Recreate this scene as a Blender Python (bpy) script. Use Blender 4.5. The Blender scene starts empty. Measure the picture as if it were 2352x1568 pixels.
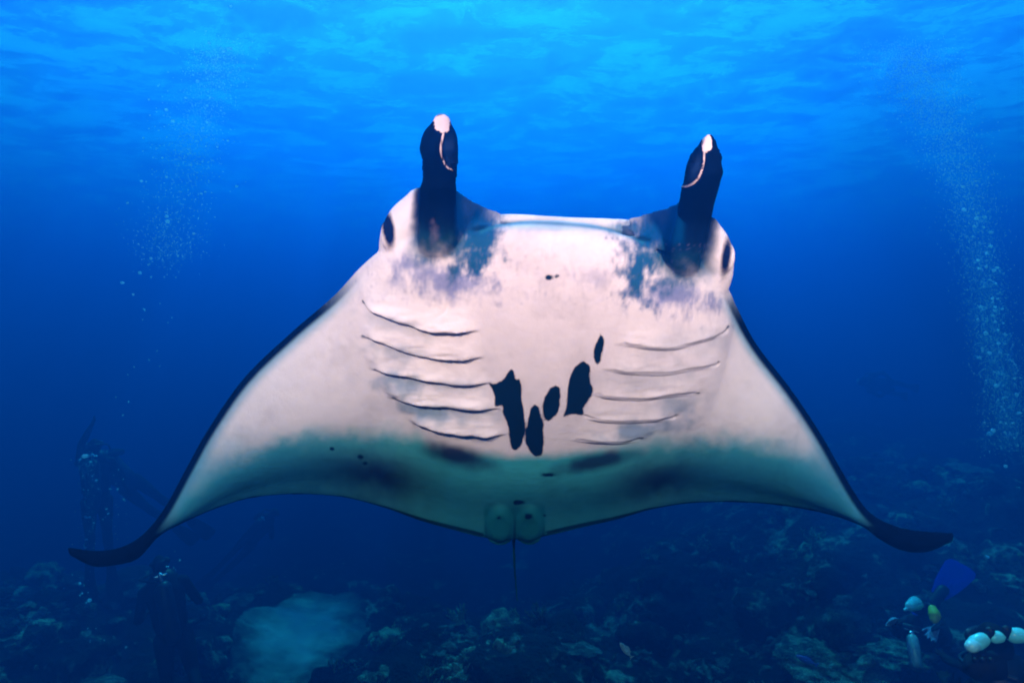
import bpy, bmesh, math, random
import numpy as np
from mathutils import Vector, Matrix, Euler

random.seed(7)
RNG = np.random.default_rng(11)
S = bpy.context.scene
COL = S.collection
R = math.radians

# ------------------------------------------------------------------ camera, world, sun, exposure
K = 0.818 / 1176.0                     # metres per picture unit at one metre
cam_d = bpy.data.cameras.new('camera')
cam_d.sensor_width = 36.0
cam_d.lens = 18.0 / 0.818
cam_d.clip_start = 0.05
cam_d.clip_end = 600.0
cam = bpy.data.objects.new('camera', cam_d)
cam.location = (0, 0, 0)
cam.rotation_euler = (R(90), 0, 0)
COL.objects.link(cam)
S.camera = cam

SUN_DIR = Vector((-0.03, 0.60, 0.80)).normalized()      # towards the sun
world = bpy.data.worlds.new('World')
S.world = world
world.use_nodes = True
wn = world.node_tree.nodes
wl = world.node_tree.links
bg = wn['Background']
sky = wn.new('ShaderNodeTexSky')
sky.sky_type = 'NISHITA'
sky.sun_disc = False
sky.sun_elevation = math.asin(SUN_DIR.z)
sky.sun_rotation = math.atan2(SUN_DIR.x, SUN_DIR.y)
wl.new(sky.outputs[0], bg.inputs[0])
bg.inputs[1].default_value = 0.06

sun_d = bpy.data.lights.new('sun', 'SUN')
sun_d.energy = 5.0
sun_d.angle = R(0.5)
sun_d.color = (1.0, 0.96, 0.90)
sun = bpy.data.objects.new('sun', sun_d)
sun.rotation_euler = (-SUN_DIR).to_track_quat('-Z', 'Y').to_euler()
COL.objects.link(sun)

# the photographer's two strobes on their arms either side of the camera (they lit the pale belly)
STROBE_W = 335.0
for sx, ax in ((-0.75, -0.10), (0.75, 0.25)):
    ld = bpy.data.lights.new('camera_strobe', 'SPOT')
    ld.energy = STROBE_W
    ld.color = (1.0, 0.425, 0.35)
    ld.spot_size = R(120)
    ld.spot_blend = 1.0
    ld.shadow_soft_size = 0.08
    lo = bpy.data.objects.new('camera_strobe', ld)
    lo.location = (sx, -0.25, 0.70)
    lo.rotation_euler = (Vector((sx * 2.3 + ax, 2.2, 0.10)) - Vector(lo.location)).to_track_quat('-Z', 'Y').to_euler()
    COL.objects.link(lo)

vs = S.view_settings
vs.view_transform = 'Standard'
vs.look = 'None'
vs.gamma = 1.0
vs.use_curve_mapping = False
vs.exposure = 1.9
S.cycles.use_denoising = True
S.cycles.volume_bounces = 0
S.cycles.max_bounces = 6
S.cycles.transparent_max_bounces = 16
S.cycles.sample_clamp_indirect = 4.0
S.cycles.filter_width = 1.9

# ------------------------------------------------------------------ helpers
def P(px, py, d):
    """a point seen at picture units (2352 wide) standing d metres ahead"""
    return Vector(((px - 1176.0) * K * d, d, (784.0 - py) * K * d))

def tag(o, label=None, cat=None, group=None, kind=None):
    if label: o['label'] = label
    if cat: o['category'] = cat
    if group: o['group'] = group
    if kind: o['kind'] = kind
    return o

def empty(name, loc=(0, 0, 0), rot=(0, 0, 0)):
    o = bpy.data.objects.new(name, None)
    o.empty_display_size = 0.1
    o.location = loc
    o.rotation_euler = rot
    COL.objects.link(o)
    return o

def obj(name, me, mat=None, parent=None, loc=None, smooth=True):
    o = bpy.data.objects.new(name, me)
    COL.objects.link(o)
    if mat is not None and len(me.materials) == 0:
        me.materials.append(mat)
    if smooth and len(me.polygons):
        me.polygons.foreach_set('use_smooth', [True] * len(me.polygons))
    if parent is not None: o.parent = parent
    if loc is not None: o.location = loc
    return o

class MB:
    """collects closed pieces as vertex and face lists"""
    def __init__(s):
        s.v = []; s.f = []
    def add(s, vs_, fs_):
        b = len(s.v)
        s.v.extend([tuple(x) for x in vs_])
        s.f.extend([tuple(b + i for i in f) for f in fs_])
        return s
    def mesh(s, name='mesh'):
        me = bpy.data.meshes.new(name)
        me.from_pydata(s.v, [], s.f)
        me.update()
        return me
    def tube(s, pts, rad, n=12, flat=1.0, flat_dir=None, sub=4):
        """a tapered round-ended sweep through pts; flat squashes it along flat_dir"""
        pts = [Vector(p) for p in pts]
        if len(pts) > 2 and sub > 1:
            A = catmull(np.array([list(p) for p in pts]), sub)
            rr = catmull(np.array(rad, float)[:, None], sub)[:, 0]
            pts = [Vector(p) for p in A]; rad = list(rr)
        # rounded ends
        d0 = (pts[0] - pts[1]).normalized(); d1 = (pts[-1] - pts[-2]).normalized()
        q = []; w = []
        for a in (80, 50, 22):
            q.append(pts[0] + d0 * rad[0] * math.sin(R(a))); w.append(rad[0] * math.cos(R(a)))
        q += pts; w += list(rad)
        for a in (22, 50, 80):
            q.append(pts[-1] + d1 * rad[-1] * math.sin(R(a))); w.append(rad[-1] * math.cos(R(a)))
        up = None; vs_ = []; fs_ = []
        for i, p in enumerate(q):
            t = (q[min(i + 1, len(q) - 1)] - q[max(i - 1, 0)]).normalized()
            if flat_dir is not None:
                a = Vector(flat_dir) - t * t.dot(Vector(flat_dir))
            elif up is None:
                a = t.orthogonal()
            else:
                a = up - t * t.dot(up)
            a = a.normalized(); up = a
            b = t.cross(a)
            for k in range(n):
                th = 2 * math.pi * k / n
                vs_.append(p + a * (math.cos(th) * w[i] * flat) + b * (math.sin(th) * w[i]))
        m = len(q)
        for i in range(m - 1):
            for k in range(n):
                k2 = (k + 1) % n
                fs_.append((i * n + k, i * n + k2, (i + 1) * n + k2, (i + 1) * n + k))
        fs_.append(tuple(range(n - 1, -1, -1)))
        fs_.append(tuple((m - 1) * n + k for k in range(n)))
        return s.add(vs_, fs_)
    def ball(s, c, r, n=14, m=9, rot=None):
        c = Vector(c); r = Vector(r if hasattr(r, '__len__') else (r, r, r))
        vs_ = []; fs_ = []
        for i in range(m + 1):
            ph = math.pi * i / m
            ph = min(max(ph, 0.04), math.pi - 0.04)
            for k in range(n):
                th = 2 * math.pi * k / n
                v = Vector((math.sin(ph) * math.cos(th) * r.x, math.sin(ph) * math.sin(th) * r.y, math.cos(ph) * r.z))
                if rot is not None: v = rot @ v
                vs_.append(c + v)
        for i in range(m):
            for k in range(n):
                k2 = (k + 1) % n
                fs_.append((i * n + k, (i + 1) * n + k, (i + 1) * n + k2, i * n + k2))
        fs_.append(tuple(range(n)))
        fs_.append(tuple(m * n + k for k in range(n - 1, -1, -1)))
        return s.add(vs_, fs_)
    def slab(s, poly, axis, t):
        """closed plate: poly lifted both ways along axis"""
        ax = Vector(axis).normalized() * (t / 2)
        n = len(poly)
        vs_ = [Vector(p) + ax for p in poly] + [Vector(p) - ax for p in poly]
        fs_ = [tuple(range(n)), tuple(range(2 * n - 1, n - 1, -1))]
        for i in range(n):
            j = (i + 1) % n
            fs_.append((i, i + n, j + n, j))
        return s.add(vs_, fs_)

def catmull(A, sub):
    """Catmull-Rom through the rows of A"""
    A = np.asarray(A, float)
    n = len(A)
    out = []
    for i in range(n - 1):
        p0 = A[i - 1] if i > 0 else 2 * A[0] - A[1]
        p1, p2 = A[i], A[i + 1]
        p3 = A[i + 2] if i + 2 < n else 2 * A[-1] - A[-2]
        for k in range(sub):
            t = k / sub
            out.append(0.5 * (2 * p1 + (p2 - p0) * t + (2 * p0 - 5 * p1 + 4 * p2 - p3) * t * t + (3 * p1 - p0 - 3 * p2 + p3) * t ** 3))
    out.append(A[-1])
    return np.array(out)

def interp_rows(s, keys, A):
    """smooth interpolation of rows A at keys (uniform-parameter Catmull-Rom)"""
    A = np.asarray(A, float); keys = np.asarray(keys, float)
    out = []
    for x in s:
        i = int(np.clip(np.searchsorted(keys, x) - 1, 0, len(keys) - 2))
        h = keys[i + 1] - keys[i]
        t = (x - keys[i]) / h
        def tan(j):
            if j == 0: return (A[1] - A[0]) / (keys[1] - keys[0])
            if j == len(keys) - 1: return (A[-1] - A[-2]) / (keys[-1] - keys[-2])
            return (A[j + 1] - A[j - 1]) / (keys[j + 1] - keys[j - 1])
        m0, m1 = tan(i) * h, tan(i + 1) * h
        out.append((2 * t ** 3 - 3 * t * t + 1) * A[i] + (t ** 3 - 2 * t * t + t) * m0 + (-2 * t ** 3 + 3 * t * t) * A[i + 1] + (t ** 3 - t * t) * m1)
    return np.array(out)

def union(mb, voxel, smooth=5, factor=0.5):
    """one continuous skin round all pieces of mb"""
    me = mb.mesh('pieces')
    o = bpy.data.objects.new('pieces', me)
    COL.objects.link(o)
    r = o.modifiers.new('r', 'REMESH'); r.mode = 'VOXEL'; r.voxel_size = voxel; r.adaptivity = 0.0
    if smooth:
        q = o.modifiers.new('s', 'SMOOTH'); q.factor = factor; q.iterations = smooth
    dg = bpy.context.evaluated_depsgraph_get()
    dg.update()
    out = bpy.data.meshes.new_from_object(o.evaluated_get(dg))
    bpy.data.objects.remove(o)
    bpy.data.meshes.remove(me)
    return out

def verts(me):
    a = np.empty(len(me.vertices) * 3, np.float32)
    me.vertices.foreach_get('co', a)
    return a.reshape(-1, 3).astype(np.float64)

def set_verts(me, v):
    me.vertices.foreach_set('co', np.asarray(v, np.float32).ravel())
    me.update()

def vnoise(p, seed=0):
    """value noise at the rows of p (n,3), range -1..1"""
    i = np.floor(p).astype(np.int64); f = p - i
    f = f * f * (3 - 2 * f)
    def h(dx, dy, dz):
        n = (i[:, 0] + dx) * 374761393 + (i[:, 1] + dy) * 668265263 + (i[:, 2] + dz) * 2147483647 + seed * 974711
        n = (n ^ (n >> 13)) * 1274126177
        n = n ^ (n >> 16)
        return (n & 0xFFFF) / 32767.5 - 1.0
    def L(a, b, t): return a + (b - a) * t
    x, y, z = f[:, 0], f[:, 1], f[:, 2]
    return L(L(L(h(0, 0, 0), h(1, 0, 0), x), L(h(0, 1, 0), h(1, 1, 0), x), y),
             L(L(h(0, 0, 1), h(1, 0, 1), x), L(h(0, 1, 1), h(1, 1, 1), x), y), z)

def fbm(p, octaves=4, seed=0, gain=0.5):
    s = 0; a = 1.0; q = np.array(p, float)
    for k in range(octaves):
        s = s + a * vnoise(q, seed + k); q = q * 2.03 + 17.3; a *= gain
    return s

def sst(a, b, x):
    t = np.clip((x - a) / (b - a), 0, 1)
    return t * t * (3 - 2 * t)

# ------------------------------------------------------------------ materials
def new_mat(name):
    m = bpy.data.materials.new(name)
    m.use_nodes = True
    return m, m.node_tree.nodes, m.node_tree.links, m.node_tree.nodes['Principled BSDF']

def plain(name, col, rough=0.5, metal=0.0, vary=0.25, scale=30.0, bump=0.0, spec=0.5):
    m, n, l, b = new_mat(name)
    tc = n.new('ShaderNodeTexCoord')
    no = n.new('ShaderNodeTexNoise'); no.inputs['Scale'].default_value = scale; no.inputs['Detail'].default_value = 5
    l.new(tc.outputs['Object'], no.inputs['Vector'])
    ra = n.new('ShaderNodeValToRGB')
    ra.color_ramp.elements[0].position = 0.3; ra.color_ramp.elements[1].position = 0.7
    ra.color_ramp.elements[0].color = tuple(c * (1 - vary) for c in col) + (1,)
    ra.color_ramp.elements[1].color = tuple(min(1, c * (1 + vary)) for c in col) + (1,)
    l.new(no.outputs['Fac'], ra.inputs[0]); l.new(ra.outputs[0], b.inputs['Base Color'])
    b.inputs['Roughness'].default_value = rough; b.inputs['Metallic'].default_value = metal
    b.inputs['Specular IOR Level'].default_value = spec
    if bump:
        bp = n.new('ShaderNodeBump'); bp.inputs['Strength'].default_value = bump
        bp.inputs['Distance'].default_value = 0.02
        l.new(no.outputs['Fac'], bp.inputs['Height']); l.new(bp.outputs[0], b.inputs['Normal'])
    return m

def reef_mat(name, dark, mid, pale, scale=2.0, pale_at=0.62):
    """mottled encrusted reef rock"""
    m, n, l, b = new_mat(name)
    ge = n.new('ShaderNodeNewGeometry')
    n1 = n.new('ShaderNodeTexNoise'); n1.inputs['Scale'].default_value = scale; n1.inputs['Detail'].default_value = 8; n1.inputs['Roughness'].default_value = 0.65
    n2 = n.new('ShaderNodeTexVoronoi'); n2.inputs['Scale'].default_value = scale * 7
    n3 = n.new('ShaderNodeTexNoise'); n3.inputs['Scale'].default_value = scale * 22; n3.inputs['Detail'].default_value = 4
    for k in (n1, n2, n3): l.new(ge.outputs['Position'], k.inputs['Vector'])
    mx = n.new('ShaderNodeMath'); mx.operation = 'MULTIPLY_ADD'
    mx.inputs[1].default_value = 0.22
    n0 = n.new('ShaderNodeTexNoise'); n0.inputs['Scale'].default_value = 0.55; n0.inputs['Detail'].default_value = 4
    l.new(ge.outputs['Position'], n0.inputs['Vector'])
    m0 = n.new('ShaderNodeMath'); m0.operation = 'MULTIPLY_ADD'; m0.inputs[1].default_value = 0.75
    l.new(n0.outputs['Fac'], m0.inputs[0])
    mo = n.new('ShaderNodeMath'); mo.operation = 'ADD'; mo.inputs[1].default_value = -0.39
    l.new(n1.outputs['Fac'], mo.inputs[0]); l.new(mo.outputs[0], m0.inputs[2])
    l.new(n2.outputs['Distance'], mx.inputs[0]); l.new(m0.outputs[0], mx.inputs[2])
    ra = n.new('ShaderNodeValToRGB')
    e = ra.color_ramp.elements
    e[0].position = 0.42; e[0].color = dark + (1,)
    e[1].position = pale_at + 0.14; e[1].color = pale + (1,)
    e2 = e.new(pale_at); e2.color = mid + (1,)
    l.new(mx.outputs[0], ra.inputs[0]); l.new(ra.outputs[0], b.inputs['Base Color'])
    b.inputs['Roughness'].default_value = 0.9; b.inputs['Specular IOR Level'].default_value = 0.2
    bp = n.new('ShaderNodeBump'); bp.inputs['Strength'].default_value = 0.9; bp.inputs['Distance'].default_value = 0.05
    ad = n.new('ShaderNodeMath'); ad.operation = 'ADD'
    l.new(n3.outputs['Fac'], ad.inputs[0]); l.new(n2.outputs['Distance'], ad.inputs[1])
    l.new(ad.outputs[0], bp.inputs['Height']); l.new(bp.outputs[0], b.inputs['Normal'])
    return m

M = {}
M['neoprene'] = plain('black_neoprene', (0.004, 0.0045, 0.006), 0.8, vary=0.3, scale=40, bump=0.15, spec=0.15)
M['rubber'] = plain('black_rubber', (0.006, 0.006, 0.008), 0.5, spec=0.25)
M['steel'] = plain('brushed_steel', (0.62, 0.64, 0.66), 0.28, metal=0.9, vary=0.1)
M['tank_grey'] = plain('painted_grey_tank', (0.012, 0.014, 0.017), 0.45, vary=0.2, spec=0.3)
M['pale_alu'] = plain('pale_aluminium', (0.22, 0.46, 0.44), 0.4, metal=0.1, vary=0.15)
M['blue_fin'] = plain('blue_plastic', (0.01, 0.14, 0.95), 0.4, vary=0.2)
fm = M['blue_fin']; fnt = fm.node_tree
_tl = fnt.nodes.new('ShaderNodeBsdfTranslucent'); _tl.inputs[0].default_value = (0.01, 0.14, 0.95, 1)
_mx = fnt.nodes.new('ShaderNodeMixShader'); _mx.inputs[0].default_value = 0.75
fnt.links.new(fnt.nodes['Principled BSDF'].outputs[0], _mx.inputs[1]); fnt.links.new(_tl.outputs[0], _mx.inputs[2])
fnt.links.new(_mx.outputs[0], fnt.nodes['Material Output'].inputs['Surface'])
M['dark_fin'] = plain('dark_plastic', (0.02, 0.022, 0.03), 0.4)
M['yellow'] = plain('yellow_plastic', (0.62, 0.60, 0.03), 0.4, vary=0.15)
M['glass_mask'] = plain('mask_glass', (0.30, 0.42, 0.45), 0.08, vary=0.1, spec=1.0)
M['eye'] = plain('wet_black_eye', (0.006, 0.008, 0.014), 0.06, vary=0.2, spec=0.8)
M['skin'] = plain('skin', (0.45, 0.28, 0.21), 0.5, vary=0.1)
M['glove'] = plain('pale_blue_glove', (0.16, 0.24, 0.34), 0.7, vary=0.3, scale=60)
M['white_plastic'] = plain('white_plastic', (0.30, 0.74, 0.72), 0.3, vary=0.08)
M['glint_pale'] = plain('pale_glint', (0.22, 0.72, 0.70), 0.3, vary=0.12)  # colour of the imitated glint on the lying diver
M['gloss_white'] = plain('glossy_white_float', (0.16, 0.74, 0.68), 0.10, vary=0.12, spec=1.0)
M['floor'] = reef_mat('reef_floor', (0.002, 0.003, 0.004), (0.014, 0.015, 0.014), (0.36, 0.37, 0.27), 1.5, 0.70)
M['rock'] = reef_mat('reef_rock', (0.002, 0.003, 0.004), (0.016, 0.018, 0.016), (0.30, 0.32, 0.24), 2.2, 0.67)
M['coral'] = reef_mat('pale_coral', (0.03, 0.04, 0.03), (0.22, 0.25, 0.16), (0.60, 0.63, 0.42), 6.0, 0.55)
M['coral_dark'] = reef_mat('dull_coral', (0.02, 0.025, 0.025), (0.10, 0.11, 0.09), (0.30, 0.32, 0.26), 5.0, 0.58)
M['sand'] = plain('coral_sand', (0.48, 0.47, 0.42), 0.95, vary=0.18, scale=3.0, bump=0.5)
M['sponge'] = plain('green_sponge', (0.25, 0.34, 0.12), 0.8, vary=0.3, bump=0.6)
M['fish_blue'] = plain('blue_fish_scales', (0.05, 0.16, 0.55), 0.35, vary=0.3)
M['fish_pale'] = plain('pale_fish_scales', (0.55, 0.60, 0.55), 0.3, vary=0.3)

def sand_mat():
    # pale coral sand with dark rock breaking through towards its rim
    m, n, l, b = new_mat('coral_sand')
    ge = n.new('ShaderNodeNewGeometry')
    at = n.new('ShaderNodeAttribute'); at.attribute_name = 'rim'
    no = n.new('ShaderNodeTexNoise'); no.inputs['Scale'].default_value = 1.7; no.inputs['Detail'].default_value = 7; no.inputs['Roughness'].default_value = .68
    l.new(ge.outputs['Position'], no.inputs['Vector'])
    ma = n.new('ShaderNodeMath'); ma.operation = 'MULTIPLY_ADD'; ma.inputs[1].default_value = 1.5
    l.new(no.outputs['Fac'], ma.inputs[0]); l.new(at.outputs['Fac'], ma.inputs[2])
    ra = n.new('ShaderNodeValToRGB'); e = ra.color_ramp.elements
    e[0].position = .60; e[0].color = (.55, .54, .48, 1)
    e[1].position = .98; e[1].color = (.012, .014, .014, 1)
    e2 = e.new(.78); e2.color = (.26, .26, .22, 1)
    mr = n.new('ShaderNodeMath'); mr.operation = 'MULTIPLY'; mr.inputs[1].default_value = .58
    l.new(ma.outputs[0], mr.inputs[0]); l.new(mr.outputs[0], ra.inputs[0]); l.new(ra.outputs[0], b.inputs['Base Color'])
    b.inputs['Roughness'].default_value = .95
    return m
M['sand'] = sand_mat()

def bubble_mat():
    m, n, l, b = new_mat('bubble_air')
    b.inputs['Base Color'].default_value = (0.70, 0.93, 1.0, 1)
    b.inputs['Roughness'].default_value = 0.12
    b.inputs['Specular IOR Level'].default_value = 1.0
    lw = n.new('ShaderNodeLayerWeight'); lw.inputs['Blend'].default_value = 0.45
    tr = n.new('ShaderNodeBsdfTransparent')
    tl = n.new('ShaderNodeBsdfTranslucent'); tl.inputs[0].default_value = (0.8, 0.95, 1.0, 1)
    m2 = n.new('ShaderNodeMixShader'); m2.inputs[0].default_value = 0.6
    l.new(b.outputs[0], m2.inputs[1]); l.new(tl.outputs[0], m2.inputs[2])
    mx = n.new('ShaderNodeMixShader')
    mr = n.new('ShaderNodeMapRange'); mr.inputs['To Min'].default_value = 0.62; mr.inputs['To Max'].default_value = 0.95
    l.new(lw.outputs['Facing'], mr.inputs['Value']); l.new(mr.outputs[0], mx.inputs[0])
    l.new(tr.outputs[0], mx.inputs[1]); l.new(m2.outputs[0], mx.inputs[2])
    l.new(mx.outputs[0], n['Material Output'].inputs['Surface'])
    return m
M['bubble'] = bubble_mat()

# ------------------------------------------------------------------ the water: surface above, one even body of water below
SURF_Z = 6.0
def water_surface():
    n = 260
    u = np.linspace(-1, 1, n)
    ax = np.sign(u) * (np.abs(u) ** 1.8) * 120
    X, Y = np.meshgrid(ax, ax + 12, indexing='ij')
    p = np.stack([X.ravel() * 0.22, Y.ravel() * 0.35, np.zeros(n * n)], 1)
    Z = SURF_Z + 0.35 + 0.14 * fbm(p, 4, 3)
    v = np.stack([X.ravel(), Y.ravel(), Z], 1)
    f = []
    idx = np.arange(n * n).reshape(n, n)
    f = np.stack([idx[:-1, :-1], idx[1:, :-1], idx[1:, 1:], idx[:-1, 1:]], -1).reshape(-1, 4)
    me = bpy.data.meshes.new('water_surface')
    me.from_pydata(v.tolist(), [], f.tolist())
    m, nd, l, b = new_mat('water_surface')
    nd.remove(b)
    ge = nd.new('ShaderNodeNewGeometry')
    mp = nd.new('ShaderNodeMapping'); mp.inputs['Scale'].default_value = (0.55, 0.75, 0.6)
    l.new(ge.outputs['Position'], mp.inputs['Vector'])
    na = nd.new('ShaderNodeTexNoise'); na.inputs['Scale'].default_value = 1.15; na.inputs['Detail'].default_value = 9; na.inputs['Roughness'].default_value = 0.70; na.inputs['Distortion'].default_value = 0.35
    l.new(mp.outputs[0], na.inputs['Vector'])
    ra = nd.new('ShaderNodeMapRange'); ra.interpolation_type = 'SMOOTHSTEP'
    ra.inputs['From Min'].default_value = 0.38; ra.inputs['From Max'].default_value = 0.66
    ra.inputs['To Min'].default_value = 0.04; ra.inputs['To Max'].default_value = 0.66
    l.new(na.outputs['Fac'], ra.inputs['Value'])
    tp = nd.new('ShaderNodeBsdfTransparent'); tp.inputs[0].default_value = (0.34, 0.70, 0.92, 1)
    tl = nd.new('ShaderNodeBsdfTranslucent'); tl.inputs[0].default_value = (0.08, 0.50, 0.66, 1)
    mx = nd.new('ShaderNodeMixShader')
    l.new(ra.outputs[0], mx.inputs[0]); l.new(tp.outputs[0], mx.inputs[1]); l.new(tl.outputs[0], mx.inputs[2])
    l.new(mx.outputs[0], nd['Material Output'].inputs['Surface'])
    tag(obj('water_surface', me, m), kind='structure')
water_surface()

WATER_DENSITY = 0.28
def haze():
    X0, X1, Y0, Y1, Z0, Z1 = -85, 85, -75, 95, -12.0, SURF_Z
    v = [(x, y, z) for x in (X0, X1) for y in (Y0, Y1) for z in (Z0, Z1)]
    f = [(0, 1, 3, 2), (4, 6, 7, 5), (0, 4, 5, 1), (2, 3, 7, 6), (0, 2, 6, 4), (1, 5, 7, 3)]
    me = bpy.data.meshes.new('haze'); me.from_pydata(v, [], f)
    m = bpy.data.materials.new('sea_water'); m.use_nodes = True
    n = m.node_tree.nodes; l = m.node_tree.links
    n.remove(n['Principled BSDF'])
    pv = n.new('ShaderNodeVolumePrincipled')
    pv.inputs['Color'].default_value = (0.001, 0.078, 0.40, 1)
    pv.inputs['Absorption Color'].default_value = (0.005, 0.34, 0.80, 1)
    pv.inputs['Density'].default_value = WATER_DENSITY
    pv.inputs['Anisotropy'].default_value = 0.62
    l.new(pv.outputs[0], n['Material Output'].inputs['Volume'])
    tag(obj('haze', me, m, smooth=False), kind='stuff')
haze()

# ------------------------------------------------------------------ sea floor
def floor_z(x, y):
    x = np.asarray(x, float); y = np.asarray(y, float)
    p = np.stack([x, y, np.zeros_like(x)], -1).reshape(-1, 3)
    z = -4.6 + 0.40 * fbm(p * 0.16, 3, 5).reshape(x.shape)
    z = z - 3.6 * (1 - np.exp(-np.maximum(y - 11.5, 0) / 6.0)) * (1 - 0.75 * sst(2.0, 7.0, x)) 
    z = z + 2.35 * sst(1.2, 8.0, x + 0.12 * (y - 7)) * (0.7 + 0.3 * sst(0, 9, y))       # bank rising on one side
    z = z + 1.1 * sst(-3.2, -6.0, x) * sst(12, 7, y)                                   # lower bank opposite
    z = z + 0.9 * np.exp(-(((x - 0.3) / 1.3) ** 2 + ((y - 8.0) / 1.4) ** 2))             # knoll in the middle
    sp = ((x + 3.35) / 1.0) ** 2 + ((y - 10.2) / 1.9) ** 2
    rough = 1.0 - 0.93 * np.exp(-sp ** 2)                                             # smooth sand pocket
    z = z + rough * (0.30 * fbm(p * 0.75, 4, 9, 0.6).reshape(x.shape) + 0.14 * np.abs(fbm(p * 2.6, 3, 21).reshape(x.shape)))
    z = z - 0.15 * (1 - rough)
    return z

def fz(x, y): return float(floor_z(np.array([x]), np.array([y]))[0])

def sea_floor():
    n = 420
    u = np.linspace(-1, 1, n)
    ax = np.sign(u) * (0.22 * np.abs(u) + 0.78 * np.abs(u) ** 3.2) * 70
    X, Y = np.meshgrid(ax, ax + 8.0, indexing='ij')
    Z = floor_z(X, Y)
    v = np.stack([X.ravel(), Y.ravel(), Z.ravel()], 1)
    idx = np.arange(n * n).reshape(n, n)
    f = np.stack([idx[:-1, :-1], idx[1:, :-1], idx[1:, 1:], idx[:-1, 1:]], -1).reshape(-1, 4)
    me = bpy.data.meshes.new('sea_floor'); me.from_pydata(v.tolist(), [], f.tolist())
    tag(obj('sea_floor', me, M['floor']), kind='structure')
    # pocket of pale sand, its rim broken by the rock
    t = np.linspace(0, 2 * math.pi, 120, endpoint=False)
    vs_ = []; fs_ = []
    rings = 26
    for i in range(rings + 1):
        r = i / rings
        x = -3.35 + np.cos(t) * r * 1.08; y = 10.1 + np.sin(t) * r * 2.05
        pp = np.stack([x, y, x * 0], 1)
        z = floor_z(x, y) + 0.06 - 0.16 * r ** 6
        vs_ += np.stack([x, y, z], 1).tolist()
    for i in range(rings):
        for k in range(120):
            k2 = (k + 1) % 120
            fs_.append((i * 120 + k, (i + 1) * 120 + k, (i + 1) * 120 + k2, i * 120 + k2))
    me = bpy.data.meshes.new('sand_patch'); me.from_pydata(vs_, [], fs_)
    at = me.attributes.new('rim', 'FLOAT', 'POINT'); at.data.foreach_set('value', np.repeat(np.arange(rings + 1) / rings, 120).astype(np.float32))
    tag(obj('sand_patch', me, M['sand']), kind='structure')
sea_floor()

def hit(px, py):
    """where the line of sight through a picture point meets the sea floor"""
    d = np.linspace(3.5, 22, 900)
    x = (px - 1176.0) * K * d; z = (784.0 - py) * K * d
    k = np.argmax(floor_z(x, d) > z)
    return float(x[k]), float(d[k])

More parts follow.
